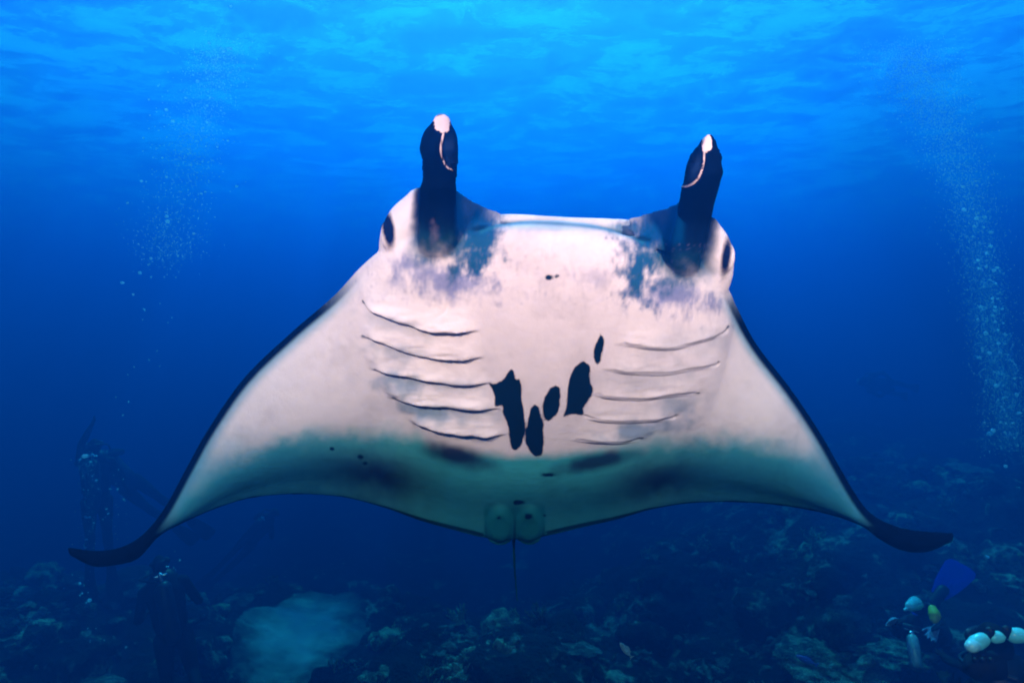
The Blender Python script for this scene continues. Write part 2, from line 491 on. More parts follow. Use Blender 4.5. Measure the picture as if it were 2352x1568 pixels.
# ------------------------------------------------------------------ manta ray
def build_manta():
    mb = MB()
    # paired stations: key, leading edge (px, py, depth), trailing edge (px, py, depth), belly bulge, back bulge
    ST = [
        (-1.000, (154, 1255, 2.50), (160, 1275, 2.50), .010, .010),
        (-0.955, (212, 1264, 2.54), (214, 1300, 2.55), .018, .016),
        (-0.905, (262, 1260, 2.57), (268, 1297, 2.58), .018, .016),
        (-0.860, (307, 1242, 2.58), (319, 1281, 2.60), .018, .018),
        (-0.820, (346, 1210, 2.58), (366, 1230, 2.62), .016, .020),
        (-0.770, (382, 1160, 2.57), (425, 1198, 2.66), .018, .024),
        (-0.700, (425, 1080, 2.54), (500, 1166, 2.72), .022, .030),
        (-0.610, (478, 985, 2.50), (580, 1143, 2.79), .026, .040),
        (-0.510, (560, 868, 2.43), (680, 1135, 2.85), .032, .055),
        (-0.400, (670, 762, 2.33), (790, 1142, 2.90), .040, .075),
        (-0.310, (768, 678, 2.22), (890, 1167, 2.93), .060, .105),
        (-0.235, (838, 604, 2.12), (970, 1193, 2.95), .100, .140),
        (-0.170, (912, 552, 2.03), (1045, 1212, 2.96), .135, .170),
        (-0.100, (1020, 530, 1.95), (1112, 1228, 2.97), .150, .195),
        (0.000, (1262, 520, 1.89), (1182, 1232, 2.98), .158, .205),
        (0.100, (1470, 552, 1.95), (1252, 1224, 2.97), .150, .195),
        (0.170, (1600, 600, 2.02), (1330, 1206, 2.96), .135, .170),
        (0.235, (1662, 650, 2.11), (1410, 1190, 2.95), .100, .140),
        (0.310, (1690, 700, 2.20), (1490, 1170, 2.93), .060, .105),
        (0.400, (1738, 790, 2.31), (1580, 1156, 2.90), .040, .075),
        (0.510, (1822, 900, 2.41), (1690, 1153, 2.86), .032, .055),
        (0.610, (1888, 1000, 2.48), (1790, 1160, 2.80), .026, .040),
        (0.700, (1932, 1078, 2.53), (1870, 1173, 2.74), .022, .030),
        (0.770, (1962, 1130, 2.56), (1935, 1190, 2.68), .018, .024),
        (0.820, (1988, 1168, 2.57), (1990, 1212, 2.64), .016, .020),
        (0.860, (2020, 1192, 2.57), (2022, 1238, 2.61), .018, .018),
        (0.905, (2072, 1212, 2.55), (2070, 1263, 2.58), .020, .018),
        (0.955, (2134, 1220, 2.52), (2130, 1267, 2.54), .020, .016),
        (1.000, (2190, 1223, 2.47), (2188, 1243, 2.48), .010, .010),
    ]
    keys = [s[0] for s in ST]
    L3 = np.array([list(P(*s[1])) for s in ST]); T3 = np.array([list(P(*s[2])) for s in ST])
    BB = np.array([[s[3], s[4]] for s in ST])
    NU, NV = 300, 64
    s = np.linspace(-1, 1, NU)
    Lc = interp_rows(s, keys, L3); Tc = interp_rows(s, keys, T3); B = interp_rows(s, keys, BB)
    v = 0.5 - 0.5 * np.cos(np.linspace(0, math.pi, NV))
    mid = Lc[:, None, :] * (1 - v)[None, :, None] + Tc[:, None, :] * v[None, :, None]
    # camber: the front of each chord stays square to the light, the rear falls away, the very edge flares back
    camber = (0.16 * np.sin(np.pi * v) * (1 - 0.35 * v) - 0.015 * np.exp(-((v - 0.80) / 0.14) ** 2))
    chord = np.linalg.norm(Tc - Lc, axis=1)
    du = np.gradient(mid, axis=0); dv = np.gradient(mid, axis=1)
    nrm = np.cross(du, dv); nrm /= np.linalg.norm(nrm, axis=2, keepdims=True) + 1e-9
    flip = np.sign(np.sum(nrm * np.array([0, -1.0, -0.3]), axis=2, keepdims=True)); nrm = nrm * flip
    # smooth normals along the span
    for _ in range(6):
        nrm[1:-1] = (nrm[:-2] + 2 * nrm[1:-1] + nrm[2:]) / 4
    nrm /= np.linalg.norm(nrm, axis=2, keepdims=True)
    wing = sst(0.16, 0.45, np.abs(s))
    mid = mid + nrm * (camber[None, :, None] * chord[:, None, None] * (0.15 + 0.85 * wing)[:, None, None] * 0.9)
    ell = np.sqrt(np.clip(4 * v * (1 - v), 0, 1))
    # belly of the body: full over the gills, stepping down behind the last gill slit
    full = ell ** 0.8 * (1 - 0.45 * sst(0.55, 0.92, v))
    thin = ell * (1 - 0.6 * v)
    core = 1 - sst(0.22, 0.40, np.abs(s))
    prof = core[:, None] * full[None, :] + (1 - core)[:, None] * thin[None, :]
    ventral = mid + nrm * (prof * B[:, :1] + 0.007 * ell[None, :])[:, :, None]
    dorsal = mid - nrm * ((ell * (1 - 0.45 * v))[None, :] * B[:, 1:] + 0.007 * ell[None, :])[:, :, None]
    vs_ = ventral.reshape(-1, 3).tolist() + dorsal[:, 1:-1].reshape(-1, 3).tolist()
    fs_ = []
    base = NU * NV
    def V(i, j): return i * NV + j
    def D(i, j): return V(i, j) if j in (0, NV - 1) else base + i * (NV - 2) + j - 1
    for i in range(NU - 1):
        for j in range(NV - 1):
            fs_.append((V(i, j), V(i + 1, j), V(i + 1, j + 1), V(i, j + 1)))
            fs_.append((D(i, j), D(i, j + 1), D(i + 1, j + 1), D(i + 1, j)))
    for i in (0, NU - 1):
        loop = [V(i, j) for j in range(NV)] + [D(i, j) for j in range(NV - 2, 0, -1)]
        fs_.append(tuple(loop) if i == 0 else tuple(reversed(loop)))
    mb.add(vs_, fs_)
    # lower jaw and throat
    mb.tube([P(1085, 580, 2.03), P(1170, 556, 1.965), P(1285, 553, 1.945), P(1390, 568, 1.965), P(1475, 600, 2.03)], [.040, .058, .062, .058, .040], 18)
    # head shoulders with the eyes on their flanks
    mb.tube([P(968, 470, 2.02), P(940, 520, 2.05), P(930, 580, 2.10), P(945, 660, 2.16)], [.055, .080, .085, .07], 18)
    mb.tube([P(1618, 530, 2.02), P(1632, 570, 2.05), P(1634, 625, 2.10), P(1615, 700, 2.16)], [.050, .065, .070, .06], 18)
    for a, d in (((893, 540), 2.02), ((1668, 590), 2.03)):
        mb.ball(P(a[0], a[1], d), (.026, .040, .050), 16, 12)
    # cephalic lobes, unrolled and standing up
    mb.tube([P(1015, 284, 1.615), P(1013, 306, 1.62), P(1009, 345, 1.64), P(1007, 400, 1.70), P(1006, 450, 1.77), P(1006, 505, 1.84), P(1004, 560, 1.925), P(1004, 620, 2.06)],
            [.026, .044, .053, .0525, .0525, .058, .062, .045], 22, 0.62, (0, 1, 0), 5)
    mb.tube([P(1628, 328, 1.615), P(1626, 350, 1.62), P(1620, 385, 1.64), P(1610, 425, 1.70), P(1598, 475, 1.77), P(1586, 530, 1.84), P(1576, 585, 1.925), P(1574, 650, 2.07)],
            [.024, .042, .052, .0525, .0515, .055, .058, .040], 22, 0.62, (0, 1, 0), 5)
    # upper jaw bar across the mouth, and the thin webs up to the lobes
    mb.tube([P(1062, 524, 2.06), P(1110, 514, 2.08), P(1180, 510, 2.09), P(1290, 515, 2.09), P(1390, 520, 2.09), P(1450, 528, 2.08), P(1512, 548, 2.06)], [.032, .028, .027, .025, .027, .032, .032], 14)
    mb.slab([P(1040, 430, 1.84), P(1062, 446, 1.87), P(1084, 460, 1.90), P(1115, 476, 1.94), P(1152, 490, 1.98), P(1150, 520, 1.98), P(1090, 545, 1.94), P(1040, 560, 1.89)], (0.3, 1, 0.2), .016)
    mb.slab([P(1580, 452, 1.84), P(1550, 468, 1.88), P(1520, 480, 1.92), P(1486, 490, 1.95), P(1444, 501, 1.99), P(1446, 530, 1.99), P(1500, 570, 1.94), P(1560, 590, 1.90)], (-0.3, 1, 0.2), .016)
    # pelvic fins, tail
    for a in ((1148, 1150, 1228), (1215, 1150, 1226)):
        mb.slab([P(a[0] - 24, 1160, 2.850), P(a[0] - 31, 1195, 2.905), P(a[0] - 31, 1218, 2.955), P(a[0] - 25, a[2] + 6, 2.99), P(a[0] - 10, a[2] + 13, 3.01), P(a[0] + 10, a[2] + 13, 3.01), P(a[0] + 25, a[2] + 6, 2.99), P(a[0] + 31, 1218, 2.955), P(a[0] + 31, 1195, 2.905), P(a[0] + 24, 1160, 2.850)], (0, .6, 0.8), .045)
    mb.tube([P(1180, 1170, 3.02), P(1180, 1235, 3.06), P(1181, 1285, 3.25), P(1184, 1330, 3.55), P(1188, 1378, 3.9)], [.025, .011, .0085, .007, .006], 10)
    me = union(mb, 0.0062, 7, 0.5)

    # ---- markings, as attributes of the skin
    v = verts(me)
    nor = np.empty(len(v) * 3, np.float32); me.vertices.foreach_get('normal', nor); nor = nor.reshape(-1, 3)
    q = np.stack([v[:, 0] / (K * v[:, 1]) + 1176, 784 - v[:, 2] / (K * v[:, 1])], 1)       # belly chart
    C2 = lambda pts: np.array([(790.1 + a * 0.43357, 606.4 + b * 0.43357) for a, b in pts])
    C1 = lambda pts: np.array([(826.9 + a * 0.39063, 220.5 + b * 0.39063) for a, b in pts])
    def seg_dist(pts, closed=False):
        d = np.full(len(q), 1e9); u = np.zeros(len(q)); sd = np.zeros(len(q))
        n = len(pts); m = n if closed else n - 1
        for i in range(m):
            a = pts[i]; b = pts[(i + 1) % n]
            ab = b - a; t = np.clip(((q - a) @ ab) / (ab @ ab), 0, 1)
            w = q - a - t[:, None] * ab
            e = np.hypot(w[:, 0], w[:, 1])
            k = e < d
            d[k] = e[k]; u[k] = (i + t[k]) / m
            sd[k] = np.sign(ab[0] * w[k, 1] - ab[1] * w[k, 0])
        return d, u, sd
    def inside(pts):
        r = np.zeros(len(q), bool); n = len(pts); j = n - 1
        for i in range(n):
            c = ((pts[i, 1] > q[:, 1]) != (pts[j, 1] > q[:, 1]))
            with np.errstate(divide='ignore', invalid='ignore'):
                xx = (pts[j, 0] - pts[i, 0]) * (q[:, 1] - pts[i, 1]) / (pts[j, 1] - pts[i, 1] + 1e-12) + pts[i, 0]
            r ^= c & (q[:, 0] < xx); j = i
        return r
    def poly_sd(pts):
        pts = catmull(np.vstack([pts, pts[:1]]), 4)[:-1]
        d, _, _ = seg_dist(pts, True)
        return np.where(inside(pts), -d, d)
    def ell_sd(cx, cy, rx, ry, ang=0):
        c, s_ = math.cos(R(ang)), math.sin(R(ang))
        dx = q[:, 0] - cx; dy = q[:, 1] - cy
        a = (dx * c + dy * s_) / rx; b = (-dx * s_ + dy * c) / ry
        k = np.hypot(a, b)
        return (k - 1) * min(rx, ry)
    front = nor[:, 1] < 0.25
    spot = np.full(len(v), 99.0)
    for pts in (
        [(765, 625), (800, 634), (845, 605), (885, 556), (903, 580), (912, 612), (930, 608), (940, 650), (940, 700), (955, 800), (962, 860), (945, 940), (907, 985), (885, 960), (878, 900), (870, 850), (845, 790), (838, 748), (802, 745), (800, 690)],
        [(1012, 745), (1035, 770), (1058, 880), (1050, 990), (1020, 1018), (985, 985), (958, 940), (965, 880), (985, 780)],
        [(1125, 640), (1148, 670), (1140, 760), (1110, 810), (1080, 830), (1058, 800), (1060, 730), (1085, 665)],
        [(1272, 515), (1300, 540), (1305, 620), (1322, 660), (1300, 720), (1270, 760), (1265, 795), (1210, 795), (1160, 808), (1182, 750), (1188, 640), (1205, 570), (1230, 535)],
        [(1358, 365), (1378, 410), (1368, 480), (1345, 530), (1325, 500), (1328, 440)],
    ):
        spot = np.minimum(spot, poly_sd(C2(pts)))
    for cx, cy, rx, ry in ((1082, 72, 17, 11), (1130, 65, 6, 5), (1085, 1115, 34, 10), (930, 1262, 26, 10), (978, 1320, 16, 10), (822, 1327, 10, 7), (1060, 1330, 8, 6), (88, 1020, 12, 9), (113, 1055, 8, 6), (-65, 977, 13, 9)):
        c = C2([(cx, cy)])[0]
        spot = np.minimum(spot, ell_sd(c[0], c[1], rx * .434, ry * .434))
    spot = spot + 2.2 * fbm(np.stack([q[:, 0] / 13, q[:, 1] / 18, q[:, 0] * 0], 1), 3, 131)
    spot = np.where(front, spot, 99.0)
    # eyes
    eye = np.minimum(ell_sd(892, 527, 13, 40, -8), ell_sd(1668, 590, 10, 42, 8))
    eye = np.where(v[:, 1] < 2.3, eye, 99)
    # gill slits: a fold, deeper at its outer end
    GL = [[(105, 195), (160, 235), (300, 290), (440, 335), (560, 345), (705, 345)],
          [(100, 378), (165, 385), (300, 440), (430, 475), (600, 490), (725, 485)],
          [(170, 550), (215, 556), (420, 592), (600, 622), (760, 620)],
          [(265, 700), (345, 712), (500, 735), (650, 745), (820, 755)],
          [(410, 840), (470, 850), (600, 882), (700, 886), (850, 895)],
          [(1460, 415), (1520, 425), (1640, 440), (1750, 440), (1880, 405), (2010, 365), (2035, 330)],
          [(1390, 550), (1500, 570), (1700, 575), (1850, 550), (1970, 535), (1982, 515)],
          [(1320, 680), (1400, 700), (1560, 710), (1700, 695), (1800, 685), (1880, 680)],
          [(1255, 795), (1320, 815), (1450, 830), (1600, 825), (1740, 815), (1755, 795)],
          [(1210, 925), (1400, 938), (1500, 935), (1580, 918)]]
    slit = np.full(len(v), 99.0); disp = np.zeros(len(v))
    for gi, g in enumerate(GL):
        left = gi < 5
        pts = catmull(C2(g), 6)
        d, u, sd = seg_dist(pts)
        below = np.sign(q[:, 1] - np.interp(q[:, 0], *(lambda o: (pts[o, 0], pts[o, 1]))(np.argsort(pts[:, 0]))))
        ends = sst(0, 0.10, u) * sst(1, 0.90, u)
        wide = sst(0, 0.35, u) * sst(1, 0.65, u)
        sgd = d * below
        fold = -np.exp(-(d / 3.0) ** 2) * (0.003 if left else 0.007)
        disp += np.where(front, fold * ends, 0)
        outer = (1 - u) if left else u
        w = (-2.6 + 5.0 * sst(0.84, 0.98, outer)) if left else (-0.9 + 1.3 * sst(0.25, .8, outer) + 1.6 * sst(0.93, 1.0, outer))
        w = w + 0.7 * vnoise(np.stack([q[:, 0] / 16, q[:, 1] / 16, q[:, 0] * 0], 1), 5)
        slit = np.minimum(slit, np.where(front, d - w, 99))
    for lines, amp, top in ((GL[:5], 0.026, 62), (GL[5:], 0.012, 60)):
        L_ = [catmull(C2(g), 6) for g in lines]
        L_ = [p[np.argsort(p[:, 0])] for p in L_]
        x0 = np.array([p[0, 0] for p in L_]); x1 = np.array([p[-1, 0] for p in L_]); ym = np.array([p[:, 1].mean() for p in L_])
        ys = [np.interp(q[:, 0], p[:, 0], p[:, 1]) for p in L_]
        prev = ys[0] - top
        lo = np.interp(q[:, 1], ym, x0); hi = np.interp(q[:, 1], ym, x1)
        side = sst(-14, 34, q[:, 0] - lo) * sst(-10, 46, hi - q[:, 0])
        ramp = np.zeros(len(v))
        for y_ in ys:
            t = (q[:, 1] - prev) / np.maximum(y_ - prev, 8)
            ramp = np.where((t > 0) & (t <= 1), np.maximum(ramp, t ** 1.7), ramp)
            over = q[:, 1] - y_
            ramp = np.where((over > 0) & (over < 7), 1 - sst(0, 7, over), ramp)
            prev = y_
        ramp = ramp * (1 + .25 * fbm(np.stack([q[:, 0] / 60, q[:, 1] / 14, q[:, 0] * 0], 1), 3, 91))
        disp += np.where(front, amp * ramp * side, 0)
    # wrinkles by the mouth corners
    for pts in ([(555, 20), (570, 60), (580, 130), (545, 240), (470, 290)],):
        d, u, _ = seg_dist(catmull(C2(pts), 5))
        disp -= np.where(front, np.exp(-(d / 3.0) ** 2) * 0.004 * sst(0, .2, u) * sst(1, .8, u), 0)
    # the lobe seams: a pale rim with a hollow inside it
    rim = np.full(len(v), 99.0)
    tipw = np.full(len(v), 99.0)
    roll = np.zeros(len(v))
    lob = v[:, 1] < 1.86
    for pts, t, inner in (
        ([(495, 205), (480, 270), (475, 330), (490, 390), (515, 430), (555, 447)], (483, 160, 47, 58), 1),
        ([(2025, 310), (2022, 390), (2005, 450), (1975, 500), (1930, 528), (1895, 532)], (2040, 275, 35, 55), -1)):
        cp = catmull(C1(pts), 6)
        d, u, _ = seg_dist(cp)
        rim = np.minimum(rim, np.where(front & lob, d - (2.5 - 0.9 * u), 99))
        cx, cy = C1([t[:2]])[0]
        tipw = np.minimum(tipw, np.where(lob, ell_sd(cx, cy, t[2] * .39, t[3] * .39), 99))
        o = np.argsort(cp[:, 1])
        xx = np.interp(q[:, 1], cp[o, 1], cp[o, 0])
        ins = sst(0, 9, (q[:, 0] - xx) * inner) * sst(cp[:, 1].min(), cp[:, 1].min() + 30, q[:, 1]) * sst(cp[:, 1].max() + 6, cp[:, 1].max() - 20, q[:, 1])
        disp += np.where(front & lob, np.exp(-(d / 3) ** 2) * 0.003 - 0.009 * ins, 0)
        roll = np.maximum(roll, np.where(front & lob & (np.abs(q[:, 0] - cp[:, 0].mean()) < 70), ins, 0))
    pv_ = np.minimum(ell_sd(1149, 1205, 32, 46), ell_sd(1216, 1205, 32, 46))
    disp += np.where(front & (v[:, 1] < 3.05), 0.014 * sst(3, -14, pv_), 0)
    v2 = v + nor * disp[:, None]
    set_verts(me, v2)

    # ---- soft skin colour, with some light and shade painted in
    nz = fbm(np.stack([q[:, 0], q[:, 1], v[:, 1] * 0], 1) / 26.0, 5, 61)
    nf = fbm(np.stack([q[:, 0] / 3.0, q[:, 1] / 14.0, v[:, 1] * 0], 1), 3, 71)
    nv = fbm(np.stack([q[:, 0] / 4.5, q[:, 1] / 13.0, v[:, 1] * 0], 1), 4, 81)
    white = np.array([0.80, 0.73, 0.73])
    black = np.array([0.001, 0.003, 0.008])
    slate = np.array([0.17, 0.21, 0.40])
    blue = np.array([0.05, 0.20, 0.34])
    col = np.repeat(white[None, :], len(v), 0)
    def lay(c, a):
        nonlocal col
        a = np.clip(a, 0, 1)[:, None]; col = col * (1 - a) + c[None, :] * a
    def blot(cx, cy, rx, ry, ang, c, a, soft=0.7, rag=0.25):
        k = ell_sd(cx, cy, rx, ry, ang) / min(rx, ry) + 1 + rag * (nz if cy > 730 else .9 * nz + .42 * nv)
        lay(np.array(c), a * sst(1 + soft * .6, 1 - soft, k) * np.where(front, 1, 0))
    # slate clouding round the mouth corners
    blot(1010, 640, 105, 42, 8, slate, .85, .8, .55)
    blot(1085, 655, 45, 26, 0, slate, .45, .9, .5)
    blot(935, 612, 45, 24, 20, slate, .55, .9, .4)
    blot(1540, 680, 95, 40, 12, slate, .90, .8, .55)
    blot(1370, 640, 50, 20, 5, slate, .35, .9, .5)
    blot(1470, 612, 46, 78, -12, (0.015, .10, .22), 1, .8, .6)
    blot(1512, 572, 84, 52, 22, (0.012, .09, .19), 1, .75, .4)
    blot(1102, 562, 42, 70, 15, (0.015, .10, .22), 1, .8, .6)
    blot(1066, 560, 66, 58, 0, (0.012, .09, .19), 1, .75, .4)
    blot(1285, 520, 160, 14, 2, (0.25, .48, .62), .55, .9, .2)
    # pale blue-grey on the gill covers
    for cx, cy, rx, ry, an, a in ((905, 805, 62, 22, 12, .5), (925, 878, 60, 28, 10, .8), (972, 940, 62, 24, 12, .95), (920, 745, 90, 18, 14, .35), (1010, 880, 150, 16, 3, .4),
                                  (1050, 945, 120, 18, 5, .45), (1548, 925, 62, 24, -15, .6), (1480, 985, 100, 24, -12, .9), (1330, 940, 30, 10, 0, .2), (1570, 790, 110, 30, -6, .25), (1500, 865, 120, 26, -4, .25)):
        blot(cx, cy, rx, ry, an, (0.22, 0.32, 0.42), a, .8, .45)
    # dusky trailing part of the wings; on the belly, strobe falloff painted in teal
    dusk_falloff = np.array([0.010, 0.36, 0.37])
    dark = np.array([0.010, 0.018, 0.035])
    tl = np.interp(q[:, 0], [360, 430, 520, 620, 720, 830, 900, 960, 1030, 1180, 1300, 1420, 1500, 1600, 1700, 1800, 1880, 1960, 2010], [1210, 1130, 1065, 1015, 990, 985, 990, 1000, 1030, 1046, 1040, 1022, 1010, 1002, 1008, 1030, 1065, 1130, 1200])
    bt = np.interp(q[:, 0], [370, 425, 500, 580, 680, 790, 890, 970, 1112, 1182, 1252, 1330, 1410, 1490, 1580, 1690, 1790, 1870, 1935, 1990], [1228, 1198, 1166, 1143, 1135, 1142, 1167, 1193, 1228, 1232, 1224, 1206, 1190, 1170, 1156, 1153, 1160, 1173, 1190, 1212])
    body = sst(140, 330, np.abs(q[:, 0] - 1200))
    lay(dusk_falloff, np.where(front, sst(-14 - 18 * body, 18 + 22 * body, q[:, 1] - tl + (3 + 6 * body) * nz) * (0.96 - 0.03 * body), 0))
    rel = (q[:, 1] - tl) / (bt - tl + 1)
    band = np.exp(-((rel - 0.58 + .05 * nz) / 0.29) ** 2) * body * sst(380, 520, q[:, 0]) * sst(1985, 1900, q[:, 0])
    lay(dark, np.where(front, band * 0.97, 0))
    # the wing fades to sea green towards its tips
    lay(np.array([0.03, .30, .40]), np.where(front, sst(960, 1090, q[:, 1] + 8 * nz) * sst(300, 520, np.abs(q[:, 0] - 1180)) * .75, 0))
    # blurred dark patches behind the last slits
    blot(1050, 1046, 85, 26, 16, dark, .97, .75, .15)
    blot(1372, 1060, 98, 20, -12, dark, .92, .7, .15)
    blot(1180, 1135, 60, 20, 0, dusk_falloff, .2, .9, .3)
    # dark rim along the leading edge and dark tips
    lead = np.array([[158, 1262], [212, 1270], [262, 1264], [308, 1246], [346, 1210], [382, 1160], [425, 1080], [478, 985], [560, 868], [670, 762], [768, 678], [838, 604]], float)
    leadr = np.array([[2186, 1226], [2134, 1224], [2072, 1216], [2020, 1196], [1988, 1168], [1962, 1130], [1932, 1078], [1888, 1000], [1822, 900], [1738, 790], [1690, 700], [1668, 655]], float)
    dl, ul, _ = seg_dist(catmull(lead, 5)); dr, ur, _ = seg_dist(catmull(leadr, 5))
    fade = sst(1.0, 0.86, ul); faded = sst(1.0, 0.86, ur)
    lay(np.array([0.06, .30, .42]), np.maximum(sst(46, 14, dl) * fade, sst(40, 14, dr) * faded) * .8)
    lay(black, np.maximum(sst(21, 12, dl) * fade, sst(20, 12, dr) * faded))
    lay(black, np.maximum(sst(430, 350, q[:, 0] + .25 * (1230 - q[:, 1])), sst(1950, 2015, q[:, 0] - .25 * (1220 - q[:, 1]))))
    tre = np.abs(q[:, 1] - bt)
    lay(black, np.where((q[:, 0] < 1110) | (q[:, 0] > 1255), sst(5.5, 2.5, tre) * 0.8, 0))
    # black back
    lay(black, sst(0.05, 0.4, nor[:, 1] + 0.05 * nz) * np.where(v[:, 1] > 1.9, 1, 0) * sst(0.3, 0.0, -nor[:, 1]))
    # cephalic lobes black, fading to slate at the root
    ax_l = np.interp(q[:, 1], [260, 345, 450, 560, 640], [1012, 1009, 1006, 1004, 1004]); ax_r = np.interp(q[:, 1], [306, 380, 475, 585, 680], [1628, 1620, 1598, 1574, 1572])
    on = (v[:, 1] < 2.08)
    sl_ = np.interp(q[:, 1], [430, 560, 620], [6, 26, 40])                     # the flank of the root softens downwards
    w_l = sst(54 + sl_, 44 - .3 * sl_, np.abs(q[:, 0] - ax_l) + 4 * nz); w_r = sst(52 + sl_, 42 - .3 * sl_, np.abs(q[:, 0] - ax_r) + 4 * nz)
    lay(np.array([0.012, 0.10, 0.16]), np.where(on, np.maximum(w_l * sst(640, 540, q[:, 1] + 16 * nz), w_r * sst(690, 590, q[:, 1] + 16 * nz)), 0))
    lay(np.array([0.004, 0.02, 0.06]), np.where(on, np.maximum(w_l * sst(590, 500, q[:, 1] + 12 * nz), w_r * sst(640, 550, q[:, 1] + 12 * nz)), 0))
    lay(black, np.where(on, np.maximum(w_l * sst(560, 450, q[:, 1] + 10 * nz), w_r * sst(600, 490, q[:, 1] + 10 * nz)), 0))
    blot(1000, 540, 10, 20, 0, (.20, .18, .26), .55, .9, .8)
    lay(black, np.where(on & (q[:, 1] < 430) & (v[:, 1] < 1.84), 1, 0) * np.maximum(sst(75, 60, np.abs(q[:, 0] - ax_l)), sst(75, 60, np.abs(q[:, 0] - ax_r))))
    lay(np.array([0.008, 0.025, 0.07]), roll * .9)
    # webs between lobes and jaw
    web = np.maximum(sst(1040, 1056, q[:, 0]) * sst(1178, 1105, q[:, 0]) * sst(556, 520, q[:, 1]),
                     sst(1580, 1560, q[:, 0]) * sst(1425, 1495, q[:, 0]) * sst(578, 545, q[:, 1])) * np.where((q[:, 1] > 425) & (v[:, 1] > 1.78), 1, 0)
    lay(np.array([0.002, 0.075, 0.22]), web * 0.97)
    # shade painted into the gap along the lower jaw and the mouth corners
    dj, uj, _ = seg_dist(catmull(np.array([(1105, 532), (1150, 517), (1210, 511), (1290, 514), (1370, 522), (1430, 536), (1475, 556)], float), 6))
    lay(np.array([0.02, .17, .28]), np.where(front, np.exp(-(dj / 5.5) ** 2) * .8, 0))
    for cx, cy in ((1098, 524), (1478, 548)):
        lay(np.array([0.004, .03, .07]), np.where(front, sst(1, -5, ell_sd(cx, cy, 24, 8, -8 if cx < 1300 else 10)) * .9, 0))
    # pelvic fins share the belly's painted strobe falloff
    pf = sst(1108, 1116, q[:, 0]) * sst(1256, 1248, q[:, 0]) * sst(1150, 1175, q[:, 1]) * np.where(front, 1, 0)
    lay(np.array([0.015, 0.26, 0.26]), pf * .95)
    gap = np.minimum(np.abs(q[:, 0] - 1182), np.minimum(np.abs(q[:, 0] - 1116), np.abs(q[:, 0] - 1249)))
    side_gap = np.minimum(np.abs(q[:, 0] - 1116), np.abs(q[:, 0] - 1249))
    lay(np.array([0.004, 0.05, 0.07]), np.maximum(sst(5.5, 1.0, np.abs(q[:, 0] - 1182)) * sst(1165, 1225, q[:, 1]) * .8, sst(5, 1, side_gap) * sst(1185, 1228, q[:, 1]) * .5))
    lay(slate, np.clip(np.abs(nf) - .62, 0, 1) * .5 * np.where(front & (q[:, 1] > 560) & (q[:, 1] < 700), 1, 0))
    pores = fbm(np.stack([q[:, 0] / 7, q[:, 1] / 7, q[:, 0] * 0], 1), 3, 101)
    scr = np.exp(-(fbm(np.stack([q[:, 0] / 40 + q[:, 1] / 160, q[:, 1] / 260 - q[:, 0] / 300, q[:, 0] * 0], 1), 2, 111) / .02) ** 2)
    mot = fbm(np.stack([q[:, 0] / 70, q[:, 1] / 55, q[:, 0] * 0], 1), 4, 121)
    col = col * (1 - .10 * sst(.1, .9, mot) - .05 * sst(.25, .8, pores) - .10 * scr * sst(0, .5, mot))[:, None] * np.array([1, 1, 1.0])
    col = np.clip(col * (1 + 0.03 * nz)[:, None], 0.001, 0.9)
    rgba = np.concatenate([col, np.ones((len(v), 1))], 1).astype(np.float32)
    at = me.attributes.new('pigment_and_light', 'FLOAT_COLOR', 'POINT'); at.data.foreach_set('color', rgba.ravel())
    for nm, arr in (('spot', spot), ('slit', slit), ('rim', rim), ('tip', tipw), ('eye', eye)):
        at = me.attributes.new(nm, 'FLOAT', 'POINT'); at.data.foreach_set('value', np.clip(arr, -60, 60).astype(np.float32))

    m, n, l, b = new_mat('manta_skin')
    pg = n.new('ShaderNodeAttribute'); pg.attribute_name = 'pigment_and_light'
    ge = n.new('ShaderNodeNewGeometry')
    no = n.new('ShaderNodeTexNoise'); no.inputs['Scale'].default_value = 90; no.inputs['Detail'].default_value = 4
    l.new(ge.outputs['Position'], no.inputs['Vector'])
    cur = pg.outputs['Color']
    def thresh(name, lo, hi, colr, jitter, amount=1.0):
        nonlocal cur
        a = n.new('ShaderNodeAttribute'); a.attribute_name = name
        j = n.new('ShaderNodeMath'); j.operation = 'MULTIPLY_ADD'
        l.new(no.outputs['Fac'], j.inputs[0]); j.inputs[1].default_value = jitter; l.new(a.outputs['Fac'], j.inputs[2])
        mr = n.new('ShaderNodeMapRange'); mr.interpolation_type = 'SMOOTHSTEP'
        mr.inputs['From Min'].default_value = lo + jitter * .5; mr.inputs['From Max'].default_value = hi + jitter * .5
        mr.inputs['To Min'].default_value = amount; mr.inputs['To Max'].default_value = 0.0
        l.new(j.outputs[0], mr.inputs['Value'])
        mx = n.new('ShaderNodeMix'); mx.data_type = 'RGBA'
        l.new(mr.outputs[0], mx.inputs['Factor']); l.new(cur, mx.inputs['A']); mx.inputs['B'].default_value = colr + (1,)
        cur = mx.outputs['Result']
    thresh('slit', -0.8, 1.5, (0.06, 0.09, 0.13), 0.8, 0.8)
    thresh('spot', -2.2, 2.6, (0.003, 0.014, 0.020), 4.0)
    thresh('eye', -4.0, 6.0, (0.004, 0.008, 0.03), 4.0)
    thresh('rim', -1.0, 1.0, (0.70, 0.62, 0.64), 0.2)
    thresh('tip', -1.5, 1.5, (0.62, 0.55, 0.56), 16.0)
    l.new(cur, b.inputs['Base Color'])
    b.inputs['Roughness'].default_value = 0.5
    b.inputs['Specular IOR Level'].default_value = 0.0
    bp = n.new('ShaderNodeBump'); bp.inputs['Strength'].default_value = 0.55; bp.inputs['Distance'].default_value = 0.006
    nb = n.new('ShaderNodeTexNoise'); nb.inputs['Scale'].default_value = 22; nb.inputs['Detail'].default_value = 8; nb.inputs['Roughness'].default_value = .62
    l.new(ge.outputs['Position'], nb.inputs['Vector'])
